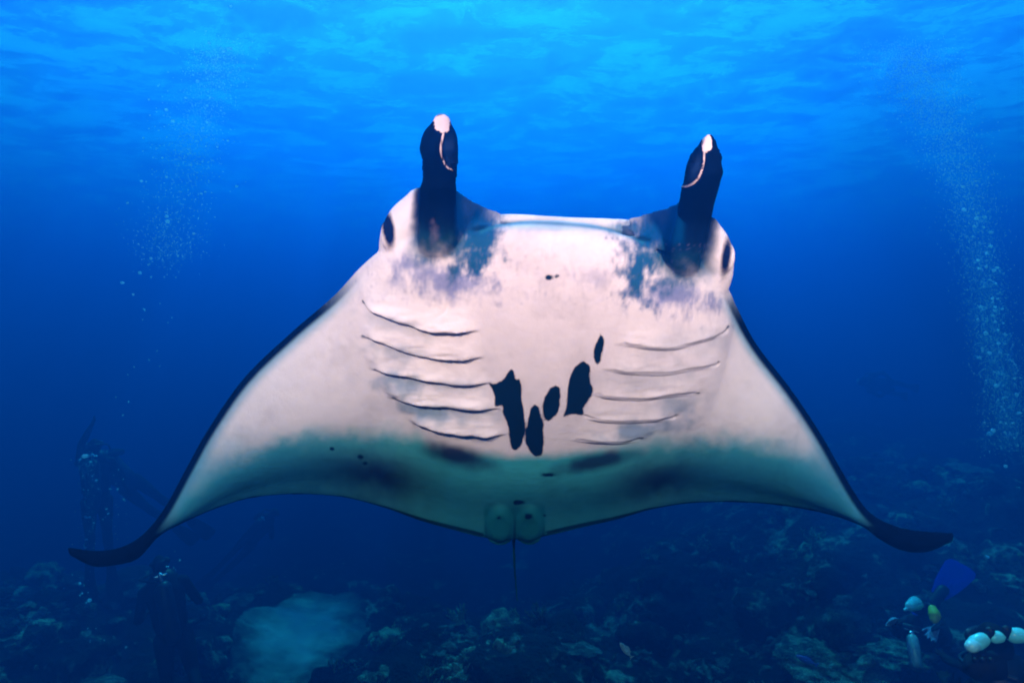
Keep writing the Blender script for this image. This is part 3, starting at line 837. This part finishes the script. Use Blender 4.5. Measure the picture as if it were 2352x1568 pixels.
    l.new(nb.outputs['Fac'], bp.inputs['Height']); l.new(bp.outputs[0], b.inputs['Normal'])
    o = obj('manta_ray', me, m)
    for cx, cy in ((890, 522), (1670, 588)):
        cand = np.where((np.hypot(q[:, 0] - cx, q[:, 1] - cy) < 12) & (v[:, 1] < 2.25))[0]
        if len(cand):
            c = v2[cand].mean(0) - nor[cand].mean(0) * .012
            eb = MB(); eb.ball(c, .026, 16, 12)
            obj('eye', eb.mesh(), M['eye'], o)
    tag(o, 'big manta ray banking with its white spotted belly turned to us, wings spread and drooping', 'manta ray')
build_manta()

# ------------------------------------------------------------------ divers
def hand(mb, w, d, side, r=1.0):
    """palm and five unequal, slightly curled fingers growing from wrist w along d"""
    w = Vector(w); d = Vector(d).normalized()
    a = d.orthogonal().normalized() if abs(d.z) > .9 else d.cross(Vector((0, 0, 1))).normalized()
    nrm = d.cross(a).normalized()
    mb.tube([w, w + d * .05 * r, w + d * .09 * r], [.030 * r, .040 * r, .038 * r], 10, 0.55, nrm, 2)
    for i, ln in enumerate((.060, .074, .068, .052)):
        b0 = w + d * .085 * r + a * (i - 1.5) * .021 * r
        e = d + a * (i - 1.5) * .12
        mb.tube([b0, b0 + e * ln * .5 * r - nrm * .006, b0 + e * ln * r - nrm * .022], [.0105 * r, .0100 * r, .0085 * r], 7, 1, None, 2)
    t0 = w + d * .03 * r - a * side * .03 * r
    mb.tube([t0, t0 + d * .035 * r - a * side * .03 * r, t0 + d * .068 * r - a * side * .040 * r - nrm * .01], [.013 * r, .012 * r, .010 * r], 7, 1, None, 2)

def fin_mesh(ankle, d, wide, ln=0.62, wf=1.0):
    """a foot pocket and a ribbed blade flaring towards its end"""
    ankle = Vector(ankle); d = Vector(d).normalized(); a = Vector(wide); a = (a - d * a.dot(d)).normalized(); nn = d.cross(a)
    pocket = MB(); pocket.tube([ankle - d * .04, ankle + d * .10, ankle + d * .24], [.055, .056, .062], 12, .62, nn, 3)
    blade = MB()
    prof = [(a_, b_ * wf) for a_, b_ in [(.16, .055), (.30, .085), (.44, .102), (.56, .112), (.61, .098), (.63, .05)]]
    poly = [ankle + d * y * (ln / .62) + a * x for y, x in prof] + [ankle + d * y * (ln / .62) - a * x for y, x in reversed(prof)]
    blade.slab(poly, nn, .012)
    ribs = []
    for s_ in (-.8, -.28, .28, .8):
        rb = MB(); rb.tube([ankle + d * .18 + a * .055 * s_, ankle + d * ln * .95 + a * .105 * s_], [.011, .006], 6)
        ribs.append(rb)
    return pocket, blade, ribs

def diver(label, J, loc, rot, fin_mat, group=None, tank_mat=None, voxel=0.011, extras=None, fin_wide=(1, 0, 0), fins=(1, 1), fin_dirs=None, mask=True, fin_w=1.0):
    """J: joints in metres in the diver's own frame, front towards -Y, up +Z"""
    root = empty('diver', loc, rot)
    tag(root, label, 'diver', group)
    b = MB()
    pel, che, nek, hd = (Vector(J[k]) for k in ('pelvis', 'chest', 'neck', 'head'))
    up = (che - pel).normalized()
    sl, sr = Vector(J['shoulder_a']), Vector(J['shoulder_b'])
    across = (sr - sl).normalized()
    frontd = J.get('front'); frontd = Vector(frontd).normalized() if frontd is not None else up.cross(across).normalized()
    b.tube([pel - up * .06, pel + up * .06, pel + up * .20, che, che + up * .12, nek], [.135, .150, .140, .165, .150, .07], 18, .72, frontd, 4)
    b.tube([sl, (sl + sr) / 2 + up * .02, sr], [.068, .09, .068], 14, 1, None, 4)
    b.tube([nek - up * .03, hd], [.065, .07], 12)
    hdir = (hd - nek).normalized()
    b.ball(hd + hdir * .04, (.078, .098, .118), 18, 14, Vector((0, 0, 1)).rotation_difference(hdir).to_matrix())
    for k, side in (('a', 1), ('b', -1)):
        s0, e0, w0 = (Vector(J[x + '_' + k]) for x in ('shoulder', 'elbow', 'wrist'))
        b.tube([s0, (s0 + e0) / 2, e0], [.060, .056, .044], 12)
        b.tube([e0, e0 * .6 + w0 * .4, w0], [.045, .045, .031], 12)
        hand(b, w0, (w0 - e0), side)
        h0, k0, a0 = (Vector(J[x + '_' + k]) for x in ('hip', 'knee', 'ankle'))
        b.tube([h0, h0 * .5 + k0 * .5, k0], [.098, .084, .060], 14)
        b.tube([k0, k0 * .65 + a0 * .35, a0], [.060, .062, .040], 12)
    body = union(b, voxel, 3, .5)
    obj('body', body, M['neoprene'], root)
    hf = Vector(J.get('face', frontd)).normalized()
    hs = hdir.cross(hf).normalized()
    Rm = Matrix((hs, -hf, hdir)).transposed() if True else None
    hc = hd + hdir * .045
    if mask:
        fr = MB(); fr.tube([hc + hf * .088 + hs * .062 + hdir * .03, hc + hf * .105 + hdir * .032, hc + hf * .088 - hs * .062 + hdir * .03], [.038, .044, .038], 12, .75, hf, 3)
        fo = obj('mask', fr.mesh(), M['rubber'], root)
        for s_ in (-1, 1):
            gl = MB(); gl.ball(hc + hf * .128 + hs * .034 * s_ + hdir * .034, (.029, .008, .026), 12, 8, Rm)
            obj('lens', gl.mesh(), M['glass_mask'], fo)
        st = MB(); st.tube([hc + hs * .079 + hf * .06 + hdir * .03, hc + hs * .084 + hdir * .035, hc - hf * .092 + hdir * .04, hc - hs * .084 + hdir * .035, hc - hs * .079 + hf * .06 + hdir * .03], [.011] * 5, 6, 1, None, 4)
        obj('strap', st.mesh(), M['rubber'], fo)
        rg = MB(); rg.tube([hc + hf * .10 - hdir * .05, hc + hf * .15 - hdir * .055], [.030, .038], 12)
        ro = obj('regulator', rg.mesh(), M['rubber'], root)
        ho = MB(); ho.tube([hc + hf * .13 - hdir * .055, hc + hf * .11 - hdir * .07 + hs * .14, hc - hf * .02 - hdir * .08 + hs * .20, hc - hf * .16 - hdir * .14 + hs * .06], [.013] * 4, 8, 1, None, 5)
        obj('hose', ho.mesh(), M['rubber'], ro)
        fc = MB(); fc.tube([hc + hf * .086 - hdir * .012, hc + hf * .082 - hdir * .085], [.036, .034], 10)
        obj('face', fc.mesh(), M['skin'], root)
    # vest and tank
    ve = MB(); ve.tube([pel + up * .10, pel + up * .25, che + up * .05, che + up * .13], [.168, .172, .190, .165], 18, .76, frontd, 4)
    obj('vest', ve.mesh(), M['rubber'], root)
    tb = che - frontd * .235
    tk = MB(); tk.tube([pel - frontd * .235 - up * .02, tb + up * .10], [.088, .088], 20)
    to = obj('tank', tk.mesh(), tank_mat or M['tank_grey'], root)
    va = MB(); va.tube([tb + up * .17, tb + up * .25], [.020, .022], 10); va.tube([tb + up * .235 - across * .05, tb + up * .235 + across * .05], [.016, .016], 8)
    obj('valve', union(va, .006, 1), M['steel'], to)
    for q_ in (.22, .72):
        c = (pel - frontd * .235).lerp(tb, q_)
        bd = MB(); bd.tube([c - up * .02, c + up * .02], [.091, .091], 18)
        obj('band', bd.mesh(), M['rubber'], to)
    for i, (k, on_) in enumerate((('a', fins[0]), ('b', fins[1]))):
        if not on_: continue
        kk, aa = Vector(J['knee_' + k]), Vector(J['ankle_' + k])
        dd = Vector(fin_dirs[i]) if fin_dirs else (aa - kk)
        pocket, blade, ribs = fin_mesh(aa, dd, fin_wide, .62, fin_w)
        fo = obj('fin', blade.mesh(), fin_mat, root, smooth=False)
        obj('foot_pocket', pocket.mesh(), M['rubber'], fo)
        for rb in ribs: obj('rib', rb.mesh(), fin_mat, fo)
    if extras: extras(root)
    return root

def joints(**kw):
    J = dict(pelvis=(0, 0, .0), chest=(0, 0, .36), neck=(0, 0, .54), head=(0, 0, .64),
             shoulder_a=(-.18, 0, .46), shoulder_b=(.18, 0, .46), elbow_a=(-.27, -.08, .22), elbow_b=(.27, -.08, .22),
             wrist_a=(-.20, -.28, .12), wrist_b=(.20, -.28, .12), hip_a=(-.095, 0, -.06), hip_b=(.095, 0, -.06),
             knee_a=(-.12, -.03, -.48), knee_b=(.12, -.03, -.48), ankle_a=(-.12, .06, -.88), ankle_b=(.12, .06, -.88), front=(0, -1, 0))
    J.update(kw)
    return J

# upright diver hanging in the water, one arm raised
diver('diver hanging upright with one arm raised straight up, behind the curled wing tip', joints(
        elbow_b=(.16, -.06, .72), wrist_b=(.05, -.10, .95), shoulder_b=(.17, 0, .49), elbow_a=(-.30, -.10, .24), wrist_a=(-.34, -.20, .02),
        knee_a=(-.10, -.02, -.48), ankle_a=(-.13, .02, -.90), knee_b=(.09, .03, -.48), ankle_b=(.10, .08, -.90)),
      P(222, 1140, 8.6), (R(0), R(2), R(206)), M['dark_fin'])
diver('diver swimming slanted with legs trailing, beside the upright diver', joints(
        elbow_a=(-.30, -.16, .34), wrist_a=(-.20, -.36, .40), elbow_b=(.30, -.16, .34), wrist_b=(.16, -.38, .42),
        knee_a=(-.12, .10, -.46), ankle_a=(-.14, .30, -.80), knee_b=(.12, .02, -.48), ankle_b=(.12, .14, -.88), face=(0, -.8, .6)),
      P(292, 1105, 9.6), (R(-12), R(-46), R(20)), M['dark_fin'])
diver('dark diver seen from behind low over the reef, below the curled wing tip', joints(
        elbow_a=(-.29, -.10, .20), wrist_a=(-.26, -.30, .20), elbow_b=(.29, -.10, .20), wrist_b=(.24, -.30, .22),
        knee_a=(-.12, .16, -.44), ankle_a=(-.14, .50, -.62), knee_b=(.12, .10, -.46), ankle_b=(.15, .42, -.70)),
      P(396, 1448, 6.6), (R(14), R(10), R(209)), M['dark_fin'])
diver('faint far diver swimming off into the blue under the wing', joints(
        elbow_a=(-.28, -.14, .26), wrist_a=(-.14, -.30, .20), elbow_b=(.28, -.14, .26), wrist_b=(.14, -.30, .20),
        knee_a=(-.12, .08, -.46), ankle_a=(-.12, .26, -.84), knee_b=(.12, -.02, -.48), ankle_b=(.12, .06, -.90)),
      P(578, 1235, 13.0), (R(10), R(-40), R(160)), M['dark_fin'], voxel=.014)
diver('barely visible diver lying level in the far water beyond the other wing', joints(
        elbow_a=(-.28, -.14, .26), wrist_a=(-.14, -.30, .20), elbow_b=(.28, -.14, .26), wrist_b=(.14, -.30, .20),
        knee_a=(-.12, .08, -.46), ankle_a=(-.12, .20, -.84), knee_b=(.12, -.02, -.48), ankle_b=(.12, .06, -.90)),
      P(2030, 885, 15.0), (R(8), R(-80), R(15)), M['dark_fin'], voxel=.014)

# diver lying over the reef, head towards us, one blue fin kicked up
hx = P(2100, 1440, 5.7); fx = P(2158, 1452, 6.9)
zc = (hx - fx).normalized()                                          # from feet to head
yc = (Vector((0, 0, 1)) - zc * zc.z).normalized(); xc = yc.cross(zc)
RM = Matrix((xc, yc, zc)).transposed()
pr_loc = hx - RM @ Vector((0, .03, .66))
def W(px, py, d): return RM.transposed() @ (P(px, py, d) - pr_loc)
def prone_extras(root):
    oc = MB(); oc.tube([W(2142, 1398, 5.62), W(2147, 1412, 5.58), W(2146, 1422, 5.56)], [.036, .050, .036], 14)
    o = obj('spare_regulator', oc.mesh(), M['yellow'], root)
    h = MB(); h.tube([W(2143, 1396, 5.62), W(2132, 1386, 5.68), W(2118, 1388, 5.9), W(2110, 1400, 6.0)], [.012] * 4, 8, 1, None, 5)
    obj('hose', h.mesh(), M['tank_grey'], o)
    c = MB(); c.tube([W(2096, 1468, 5.35), W(2099, 1490, 5.30), W(2105, 1522, 5.25)], [.046, .048, .040], 16)
    s_ = obj('small_cylinder', c.mesh(), M['pale_alu'], root)
    k = MB(); k.tube([W(2095, 1460, 5.36), W(2094, 1454, 5.37)], [.02, .022], 10)
    obj('valve', k.mesh(), M['steel'], s_)
    for nm, p, q_, sd in (('glove', (2064, 1430, 5.32), (2050, 1424, 5.28), 1), ('glove', (2150, 1440, 5.40), (2142, 1456, 5.36), -1)):
        g = MB(); d = W(*q_) - W(*p); hand(g, W(*p), d, sd, 1.0); obj(nm, union(g, .006, 2), M['glove'], root)
    t = MB(); t.tube([W(2090, 1392, 5.62), W(2104, 1384, 5.70)], [.045, .062], 16, .8); t.tube([W(2078, 1400, 5.6), W(2092, 1392, 5.62)], [.015, .020], 8)  # added pale blob imitating the bright glint over the diver's head
    obj('glint_blob', union(t, .008, 2), M['glint_pale'], root)
diver('diver lying over the reef facing us, with raised blue fin and yellow spare regulator', joints(
        head=(0, .03, .63), face=(0, -.45, .9), elbow_a=tuple(W(2062, 1452, 5.62)), wrist_a=tuple(W(2064, 1432, 5.34)),
        elbow_b=tuple(W(2158, 1450, 5.70)), wrist_b=tuple(W(2150, 1442, 5.42)),
        knee_a=(-.14, .05, -.46), ankle_a=(-.16, .10, -.86), knee_b=(.12, .02, -.46), ankle_b=tuple(W(2136, 1392, 6.75))),
      pr_loc, RM.to_euler(), M['blue_fin'], tank_mat=M['tank_grey'], voxel=.010, extras=prone_extras,
      fin_dirs=((-.05, .10, -1), tuple(RM.transposed() @ Vector((.64, .20, .54)))), fin_wide=tuple(RM.transposed() @ Vector((.64, .20, .54)).cross(Vector((-.50, -.70, .80)))), fin_w=1.35)

# camera diver at the very corner: black shoulders and head under a jointed strobe arm
diver('black suited diver cut off at the corner, holding a camera rig', joints(
        elbow_a=(-.26, -.22, .30), wrist_a=(-.10, -.44, .44), elbow_b=(.20, -.18, .26), wrist_b=(.04, -.42, .34)),
      P(2372, 1788, 3.4), (R(14), R(6), R(186)), M['dark_fin'], voxel=.009)
def rig():
    root = empty('camera_rig', P(2290, 1500, 3.2))
    tag(root, 'underwater camera rig with shiny pale strobe arm floats above the corner diver', 'camera rig')
    def L(px, py, d=3.2): return P(px, py, d) - Vector(root.location)
    st = MB(); st.tube([L(2242, 1476), L(2256, 1468)], [.038, .035], 18)
    so = obj('strobe', st.mesh(), M['gloss_white'], root)
    fl = MB(); fl.tube([L(2234, 1482, 3.18), L(2231, 1484, 3.17)], [.033, .03], 16)
    obj('diffuser', fl.mesh(), M['white_plastic'], so)
    ar = MB(); ar.tube([L(2262, 1466), L(2322, 1459)], [.009, .009], 10)
    obj('arm', ar.mesh(), M['gloss_white'], root)
    for a, b, r_ in (((2284, 1463), (2293, 1462), 0.030), ((2328, 1459), (2341, 1458), 0.038)):
        f = MB(); f.tube([L(*a), L(*b)], [r_, r_], 16)
        obj('float', f.mesh(), M['gloss_white'], root)
    for px, py in ((2274, 1452), (2312, 1449)):
        c = MB(); c.tube([L(px, py - 4), L(px + 1, py + 10)], [.021, .015], 12)
        co = obj('clamp', c.mesh(), M['rubber'], root)
        k = MB(); k.tube([L(px - 6, py - 7), L(px + 7, py - 7)], [.010, .010], 8)
        obj('knob', k.mesh(), M['rubber'], co)
    hs = MB()
    hs.slab([L(2225, 1506, 3.17), L(2300, 1500, 3.17), L(2304, 1552, 3.17), L(2222, 1556, 3.17)], (0, 1, 0), .11)
    hm = hs.mesh()
    bm = bmesh.new(); bm.from_mesh(hm); bmesh.ops.bevel(bm, geom=bm.edges[:], offset=.02, segments=3, affect='EDGES'); bm.to_mesh(hm); bm.free()
    ho = obj('housing', hm, M['neoprene'], root)
    for k in range(3):
        kb = MB(); kb.tube([L(2240 + 18 * k, 1514, 3.11), L(2240 + 18 * k, 1514, 3.10)], [.012, .012], 10); obj('knob', kb.mesh(), M['rubber'], ho)
    cb = MB(); cb.tube([L(2262, 1482), L(2266, 1510), L(2280, 1530), L(2276, 1560)], [.006] * 4, 7, 1, None, 5)
    obj('cable', cb.mesh(), M['rubber'], root)
rig()

# ------------------------------------------------------------------ reef: rocks, corals, sponges, rubble
def lump(seed, sub=4, amp=.35, squash=.65, freq=1.5):
    bm = bmesh.new(); bmesh.ops.create_icosphere(bm, subdivisions=sub, radius=1.0)
    me = bpy.data.meshes.new('lump'); bm.to_mesh(me); bm.free()
    v = verts(me)
    d = fbm(v * freq + seed * 7.7, 4, seed, .55)
    v = v * (1 + amp * d)[:, None]
    v[:, 2] *= squash
    set_verts(me, v)
    return me

def branching(seed, n=11, h=1.0):
    r = random.Random(seed); mb = MB()
    mb.ball((0, 0, .05), (.30, .30, .12))
    for k in range(n):
        a = 2 * math.pi * k / n + r.uniform(-.3, .3); t = r.uniform(.15, .75)
        p0 = Vector((0, 0, .05)); p1 = Vector((math.cos(a) * t * .5, math.sin(a) * t * .5, .35 * h)); p2 = Vector((math.cos(a) * t, math.sin(a) * t, h * r.uniform(.6, 1)))
        mb.tube([p0, p1, p2], [.10, .075, .05], 7, 1, None, 2)
        for _ in range(2):
            q0 = p1.lerp(p2, r.uniform(.2, .8)); q1 = q0 + Vector((r.uniform(-.25, .25), r.uniform(-.25, .25), r.uniform(.12, .3)))
            mb.tube([q0, q1], [.055, .035], 6)
    return union(mb, .028, 2)

def table(seed):
    mb = MB(); mb.tube([(0, 0, 0), (0, 0, .25), (.02, 0, .40)], [.22, .14, .3], 12)
    mb.ball((0, 0, .45), (.95, .8, .10), 24, 8)
    me = union(mb, .04, 3)
    v = verts(me); v += np.stack([.06 * fbm(v * 2.5, 3, seed + k) for k in range(3)], 1); set_verts(me, v)
    return me

def tubes(seed):
    r = random.Random(seed); mb = MB()
    for k in range(6):
        a = r.uniform(0, 6.28); t = r.uniform(0, .25)
        mb.tube([(math.cos(a) * t, math.sin(a) * t, 0), (math.cos(a) * t * 1.3, math.sin(a) * t * 1.3, r.uniform(.5, 1.0))], [.09, .13], 10)
    return union(mb, .03, 2)

rock_me = [lump(k, 4, .40, .68, 1.3) for k in range(6)]
for me in rock_me: me.materials.append(M['rock'])
head_me = [lump(20 + k, 4, .22, .8, 2.6) for k in range(4)]
for k, me in enumerate(head_me): me.materials.append(M['coral'] if k % 2 else M['coral_dark'])
branch_me = [branching(30 + k) for k in range(3)]
for me in branch_me: me.materials.append(M['coral'])
table_me = [table(40 + k) for k in range(2)]
for me in table_me: me.materials.append(M['coral_dark'])
tube_me = [tubes(50 + k) for k in range(2)]
for me in tube_me: me.materials.append(M['sponge'])

def place(name, me, x, y, s, label, cat, group, sink=.25, dz=0, tilt=.25):
    o = obj(name, me)
    o.location = (x, y, fz(x, y) - sink * s + dz)
    o.scale = (s * random.uniform(.85, 1.15), s * random.uniform(.85, 1.15), s * random.uniform(.8, 1.15))
    o.rotation_euler = (random.uniform(-tilt, tilt), random.uniform(-tilt, tilt), random.uniform(0, 6.28))
    tag(o, label, cat, group)
    return o

def in_sand(x, y): return ((x + 3.35) / 1.15) ** 2 + ((y - 10.2) / 2.2) ** 2 < 1.0
def whereabouts(x, y, z):
    px = x / (K * y) + 1176; py = 784 - z / (K * y)
    if not (-60 < px < 2412 and py < 1640): return None
    if px > 1980: return 'around the diver with the blue fin' if py > 1340 else 'high on the rising reef bank'
    if px > 1560: return 'on the bank below the drooping wing'
    if px > 1290: return 'on the dark slope beside the hanging tail'
    if px > 860: return 'around the dark hollow under the tail'
    if px > 480: return 'at the rim of the pale sand pocket'
    return 'on the low bank beneath the group of divers'
def scatter(n, name, mes, smin, smax, what, cat, sink, ymax=13.0):
    done = 0; tries = 0
    while done < n and tries < 4000:
        tries += 1
        y = 5.4 + (ymax - 5.4) * random.random() ** 1.2
        x = random.uniform(-1, 1) * (.80 * y + .3)
        w = whereabouts(x, y, fz(x, y))
        if w is None or in_sand(x, y): continue
        s_ = smin + (smax - smin) * random.random() ** 1.5
        size = 'large' if s_ > smin + .45 * (smax - smin) else 'small'
        lab = size + ' ' + what + ' ' + w
        place(name, random.choice(mes), x, y, s_, lab, cat, lab, sink)
        done += 1
scatter(64, 'reef_boulder', rock_me, .18, .75, 'dark encrusted boulder', 'boulder', .25)
scatter(46, 'boulder_coral', head_me, .10, .32, 'lumpy boulder coral', 'coral', .2)
scatter(40, 'branching_coral', branch_me, .14, .34, 'pale branching coral', 'coral', .05)
scatter(14, 'table_coral', table_me, .25, .5, 'flat dull table coral', 'coral', .1)
scatter(10, 'tube_sponge', tube_me, .14, .26, 'upright greenish tube sponge', 'sponge', .05)
# ones that stand out
def feature(name, me, mat, px, py, sc, label, cat, sink):
    me.materials.append(mat)
    x, y = hit(px, py)
    o = place(name, me, x, y, sc * y / 6.3, label, cat, None, sink, 0, .1)
feature('coral_outcrop', lump(77, 5, .60, .80, 1.9), M['coral'], 1080, 1548, .27, 'ragged pale green coral outcrop beside the dark hollow under the tail', 'coral', .05)
feature('coral_outcrop', lump(81, 5, .60, .80, 2.1), M['coral'], 1140, 1515, .18, 'smaller ragged coral knob rising behind the ragged pale green outcrop', 'coral', .05)
feature('coral_ledge', lump(78, 5, .35, .30, 1.5), M['coral'], 930, 1540, .42, 'low flat pale coral ledge at the edge of the sand pocket', 'coral', .1)
feature('dark_boulder', lump(79, 5, .35, .85, 1.4), M['rock'], 1215, 1545, .62, 'largest black boulder under the hanging tail', 'boulder', .35)
feature('coral_bank', lump(80, 5, .45, .40, 1.7), M['coral'], 1930, 1520, .55, 'broad pale green coral bank just beside the diver with the blue fin', 'coral', .15)
feature('coral_bank', lump(82, 5, .50, .35, 1.9), M['coral'], 2030, 1500, .30, 'narrow pale coral bank touching the prone diver hand', 'coral', .1)
feature('leafy_coral', branching(66, 14), M['coral'], 2178, 1525, .26, 'pale leafy coral between the prone diver and the camera rig', 'coral', .0)
feature('brown_sponge', tubes(88), M['sponge'], 365, 1566, .30, 'yellowish green sponge peeking out of a dark hole below the low diver', 'sponge', .2)

def rubble():
    bm = bmesh.new(); bmesh.ops.create_icosphere(bm, subdivisions=1, radius=1)
    bv = np.array([v.co[:] for v in bm.verts]); bf = np.array([[v.index for v in f.verts] for f in bm.faces]); bm.free()
    N = 3800
    y = 5.2 + 9.5 * RNG.random(N) ** 1.3; x = RNG.uniform(-1, 1, N) * (.82 * y + .5)
    keep = ~(((x + 3.35) / 1.2) ** 2 + ((y - 10.2) / 2.3) ** 2 < 1.0)
    x, y = x[keep], y[keep]; N = len(x)
    z = floor_z(x, y)
    vs_ = []; fs_ = []
    for k in range(N):
        s = 0.018 + 0.075 * RNG.random() ** 2.2
        w = bv * (1 + .35 * RNG.standard_normal((len(bv), 1))) * s * np.array([RNG.uniform(.7, 1.6), RNG.uniform(.7, 1.6), RNG.uniform(.5, 1.0)])
        c, q_ = math.cos(k), math.sin(k)
        w = np.stack([w[:, 0] * c - w[:, 1] * q_, w[:, 0] * q_ + w[:, 1] * c, w[:, 2]], 1)
        vs_.append(w + np.array([x[k], y[k], z[k] + s * .3])); fs_.append(bf + k * len(bv))
    me = bpy.data.meshes.new('coral_rubble'); me.from_pydata(np.concatenate(vs_).tolist(), [], np.concatenate(fs_).tolist())
    tag(obj('coral_rubble', me, M['coral_dark'], smooth=False), kind='stuff')
rubble()

def fish(label, loc, rot, ln, mat):
    root = empty('fish', loc, rot); tag(root, label, 'fish')
    b = MB(); b.tube([(-.5 * ln, 0, 0), (-.25 * ln, 0, 0), (.1 * ln, 0, 0), (.42 * ln, 0, 0)], [.05 * ln, .14 * ln, .16 * ln, .04 * ln], 14, .45, (0, 1, 0), 5)
    obj('body', b.mesh(), mat, root)
    t = MB(); t.slab([(.40 * ln, 0, 0), (.62 * ln, 0, .16 * ln), (.55 * ln, 0, 0), (.62 * ln, 0, -.16 * ln)], (0, 1, 0), .015 * ln); obj('tail', t.mesh(), mat, root, smooth=False)
    d = MB(); d.slab([(-.2 * ln, 0, .13 * ln), (-.05 * ln, 0, .24 * ln), (.25 * ln, 0, .18 * ln), (.3 * ln, 0, .07 * ln)], (0, 1, 0), .012 * ln); obj('dorsal_fin', d.mesh(), mat, root, smooth=False)
    for s_ in (-1, 1):
        e = MB(); e.ball((-.38 * ln, .042 * ln * s_, .03 * ln), .018 * ln, 8, 6); obj('eye', e.mesh(), M['rubber'], root)
fish('small blue fish low over the pale coral', P(1852, 1515, 5.6), (0, R(20), R(-15)), .17, M['fish_blue'])
fish('slim pale fish swimming nose up over the dark reef', P(1437, 1492, 5.8), (0, R(52), R(10)), .17, M['fish_pale'])

# ------------------------------------------------------------------ bubbles
def sphere_mesh(sub):
    bm = bmesh.new(); bmesh.ops.create_icosphere(bm, subdivisions=sub, radius=1.0)
    me = bpy.data.meshes.new('bubble'); bm.to_mesh(me); bm.free(); me.materials.append(M['bubble'])
    me.polygons.foreach_set('use_smooth', [True] * len(me.polygons))
    return me
bub_me = sphere_mesh(2)
def one_bubble(px, py, d, r, label, group):
    o = bpy.data.objects.new('bubble', bub_me); COL.objects.link(o)
    o.location = P(px, py, d); o.scale = (r, r, r * random.uniform(.65, 1.0))
    tag(o, label, 'bubble', group)
def plume(path, width, n, d, rmin, rmax, label, group):
    A = catmull(np.array(path, float), 12)
    for _ in range(n):
        k = random.randrange(len(A)); c = A[k]
        w = np.interp(k / len(A), np.linspace(0, 1, len(width)), width)
        one_bubble(c[0] + random.gauss(0, .5) * w, c[1] + random.gauss(0, 12), d + random.gauss(0, .25), rmin + (rmax - rmin) * random.random() ** 3, label, group)
def mist(name, path, width, n, d, rmin, rmax, label):
    A = catmull(np.array(path, float), 20)
    bv = np.array([(1, 0, 0), (-1, 0, 0), (0, 1, 0), (0, -1, 0), (0, 0, 1), (0, 0, -1)], float)
    bf = np.array([(0, 2, 4), (2, 1, 4), (1, 3, 4), (3, 0, 4), (2, 0, 5), (1, 2, 5), (3, 1, 5), (0, 3, 5)])
    vs_ = []; fs_ = []
    for i in range(n):
        k = RNG.integers(len(A)); c = A[k]; w = np.interp(k / len(A), np.linspace(0, 1, len(width)), width)
        p = P(c[0] + RNG.normal(0, .5) * w, c[1] + RNG.normal(0, 14), d + RNG.normal(0, .35))
        r = rmin + (rmax - rmin) * RNG.random() ** 2.5
        vs_.append(bv * r + np.array(p[:])); fs_.append(bf + 6 * i)
    me = bpy.data.meshes.new(name); me.from_pydata(np.concatenate(vs_).tolist(), [], np.concatenate(fs_).tolist())
    o = obj(name, me, M['bubble']); tag(o, label, None, None, 'stuff')

plume([(380, 640), (390, 520), (430, 380), (455, 280), (490, 180), (530, 60)], [90, 110, 110, 90, 70, 60], 70, 6.3, .007, .021, 'tiny air bubble in the broad loose plume rising towards the surface in open water', 'bubbles of the broad loose plume')
mist('bubble_mist', [(380, 600), (390, 520), (430, 380), (455, 280), (490, 180), (510, 110)], [70, 90, 80, 70, 70, 60], 3600, 7.0, .003, .009, 'fine bubble mist in the broad loose plume')
plume([(345, 330), (350, 270), (355, 200)], [30, 30, 30], 14, 6.8, .006, .014, 'tiny air bubble in the short thin string beside the broad plume', 'bubbles of the short thin string')
plume([(300, 960), (330, 820), (345, 720), (300, 600)], [60, 60, 50, 40], 16, 7.2, .007, .015, 'tiny air bubble in the sparse trail rising above the divers', 'bubbles above the divers')
plume([(185, 1340), (200, 1240), (205, 1160), (205, 1090), (195, 1050)], [26, 24, 24, 26, 22], 46, 8.3, .006, .020, 'air bubble in the dense stream in front of the upright diver', 'bubbles of the upright diver')
mist('bubble_mist', [(200, 1240), (205, 1160), (205, 1090), (195, 1050)], [22, 22, 24, 22], 500, 8.3, .003, .007, 'fine bubble mist in front of the upright diver')
plume([(270, 1230), (255, 1180), (270, 1120), (285, 1060)], [40, 40, 36, 30], 30, 8.4, .005, .017, 'air bubble in the second stream beside the upright diver', 'bubbles of the slanted diver')
plume([(260, 1500), (210, 1440), (200, 1380), (190, 1340)], [50, 30, 20, 20], 12, 6.6, .006, .018, 'air bubble rising from the reef below the upright diver', 'bubbles from the reef')
plume([(390, 1310), (388, 1290)], [30, 20], 8, 6.7, .005, .014, 'air bubble over the head of the dark low diver', 'bubbles of the low diver')
plume([(2320, 1010), (2310, 900), (2290, 800), (2280, 690), (2255, 540), (2230, 420)], [70, 60, 44, 36, 40, 40], 110, 6.4, .008, .024, 'tiny air bubble in the curved plume over the reef bank', 'bubbles of the curved plume')
mist('bubble_mist', [(2320, 1030), (2310, 900), (2280, 780), (2260, 640), (2230, 460), (2170, 300), (2110, 190), (2080, 110)], [70, 60, 55, 60, 70, 80, 90, 100], 16000, 7.4, .0035, .009, 'fine bubble mist in the curved plume over the reef bank')
for px, py, r in ((281, 649, .017), (306, 676, .011), (195, 1047, .026), (205, 1378, .022), (183, 1339, .014), (2280, 686, .014), (2310, 1070, .016), (530, 15, .012), (2268, 1278, .02)):
    one_bubble(px, py, 6.2 if py > 1100 else 5.6, r, 'larger bright air bubble drifting alone in open water', 'single larger bubbles')
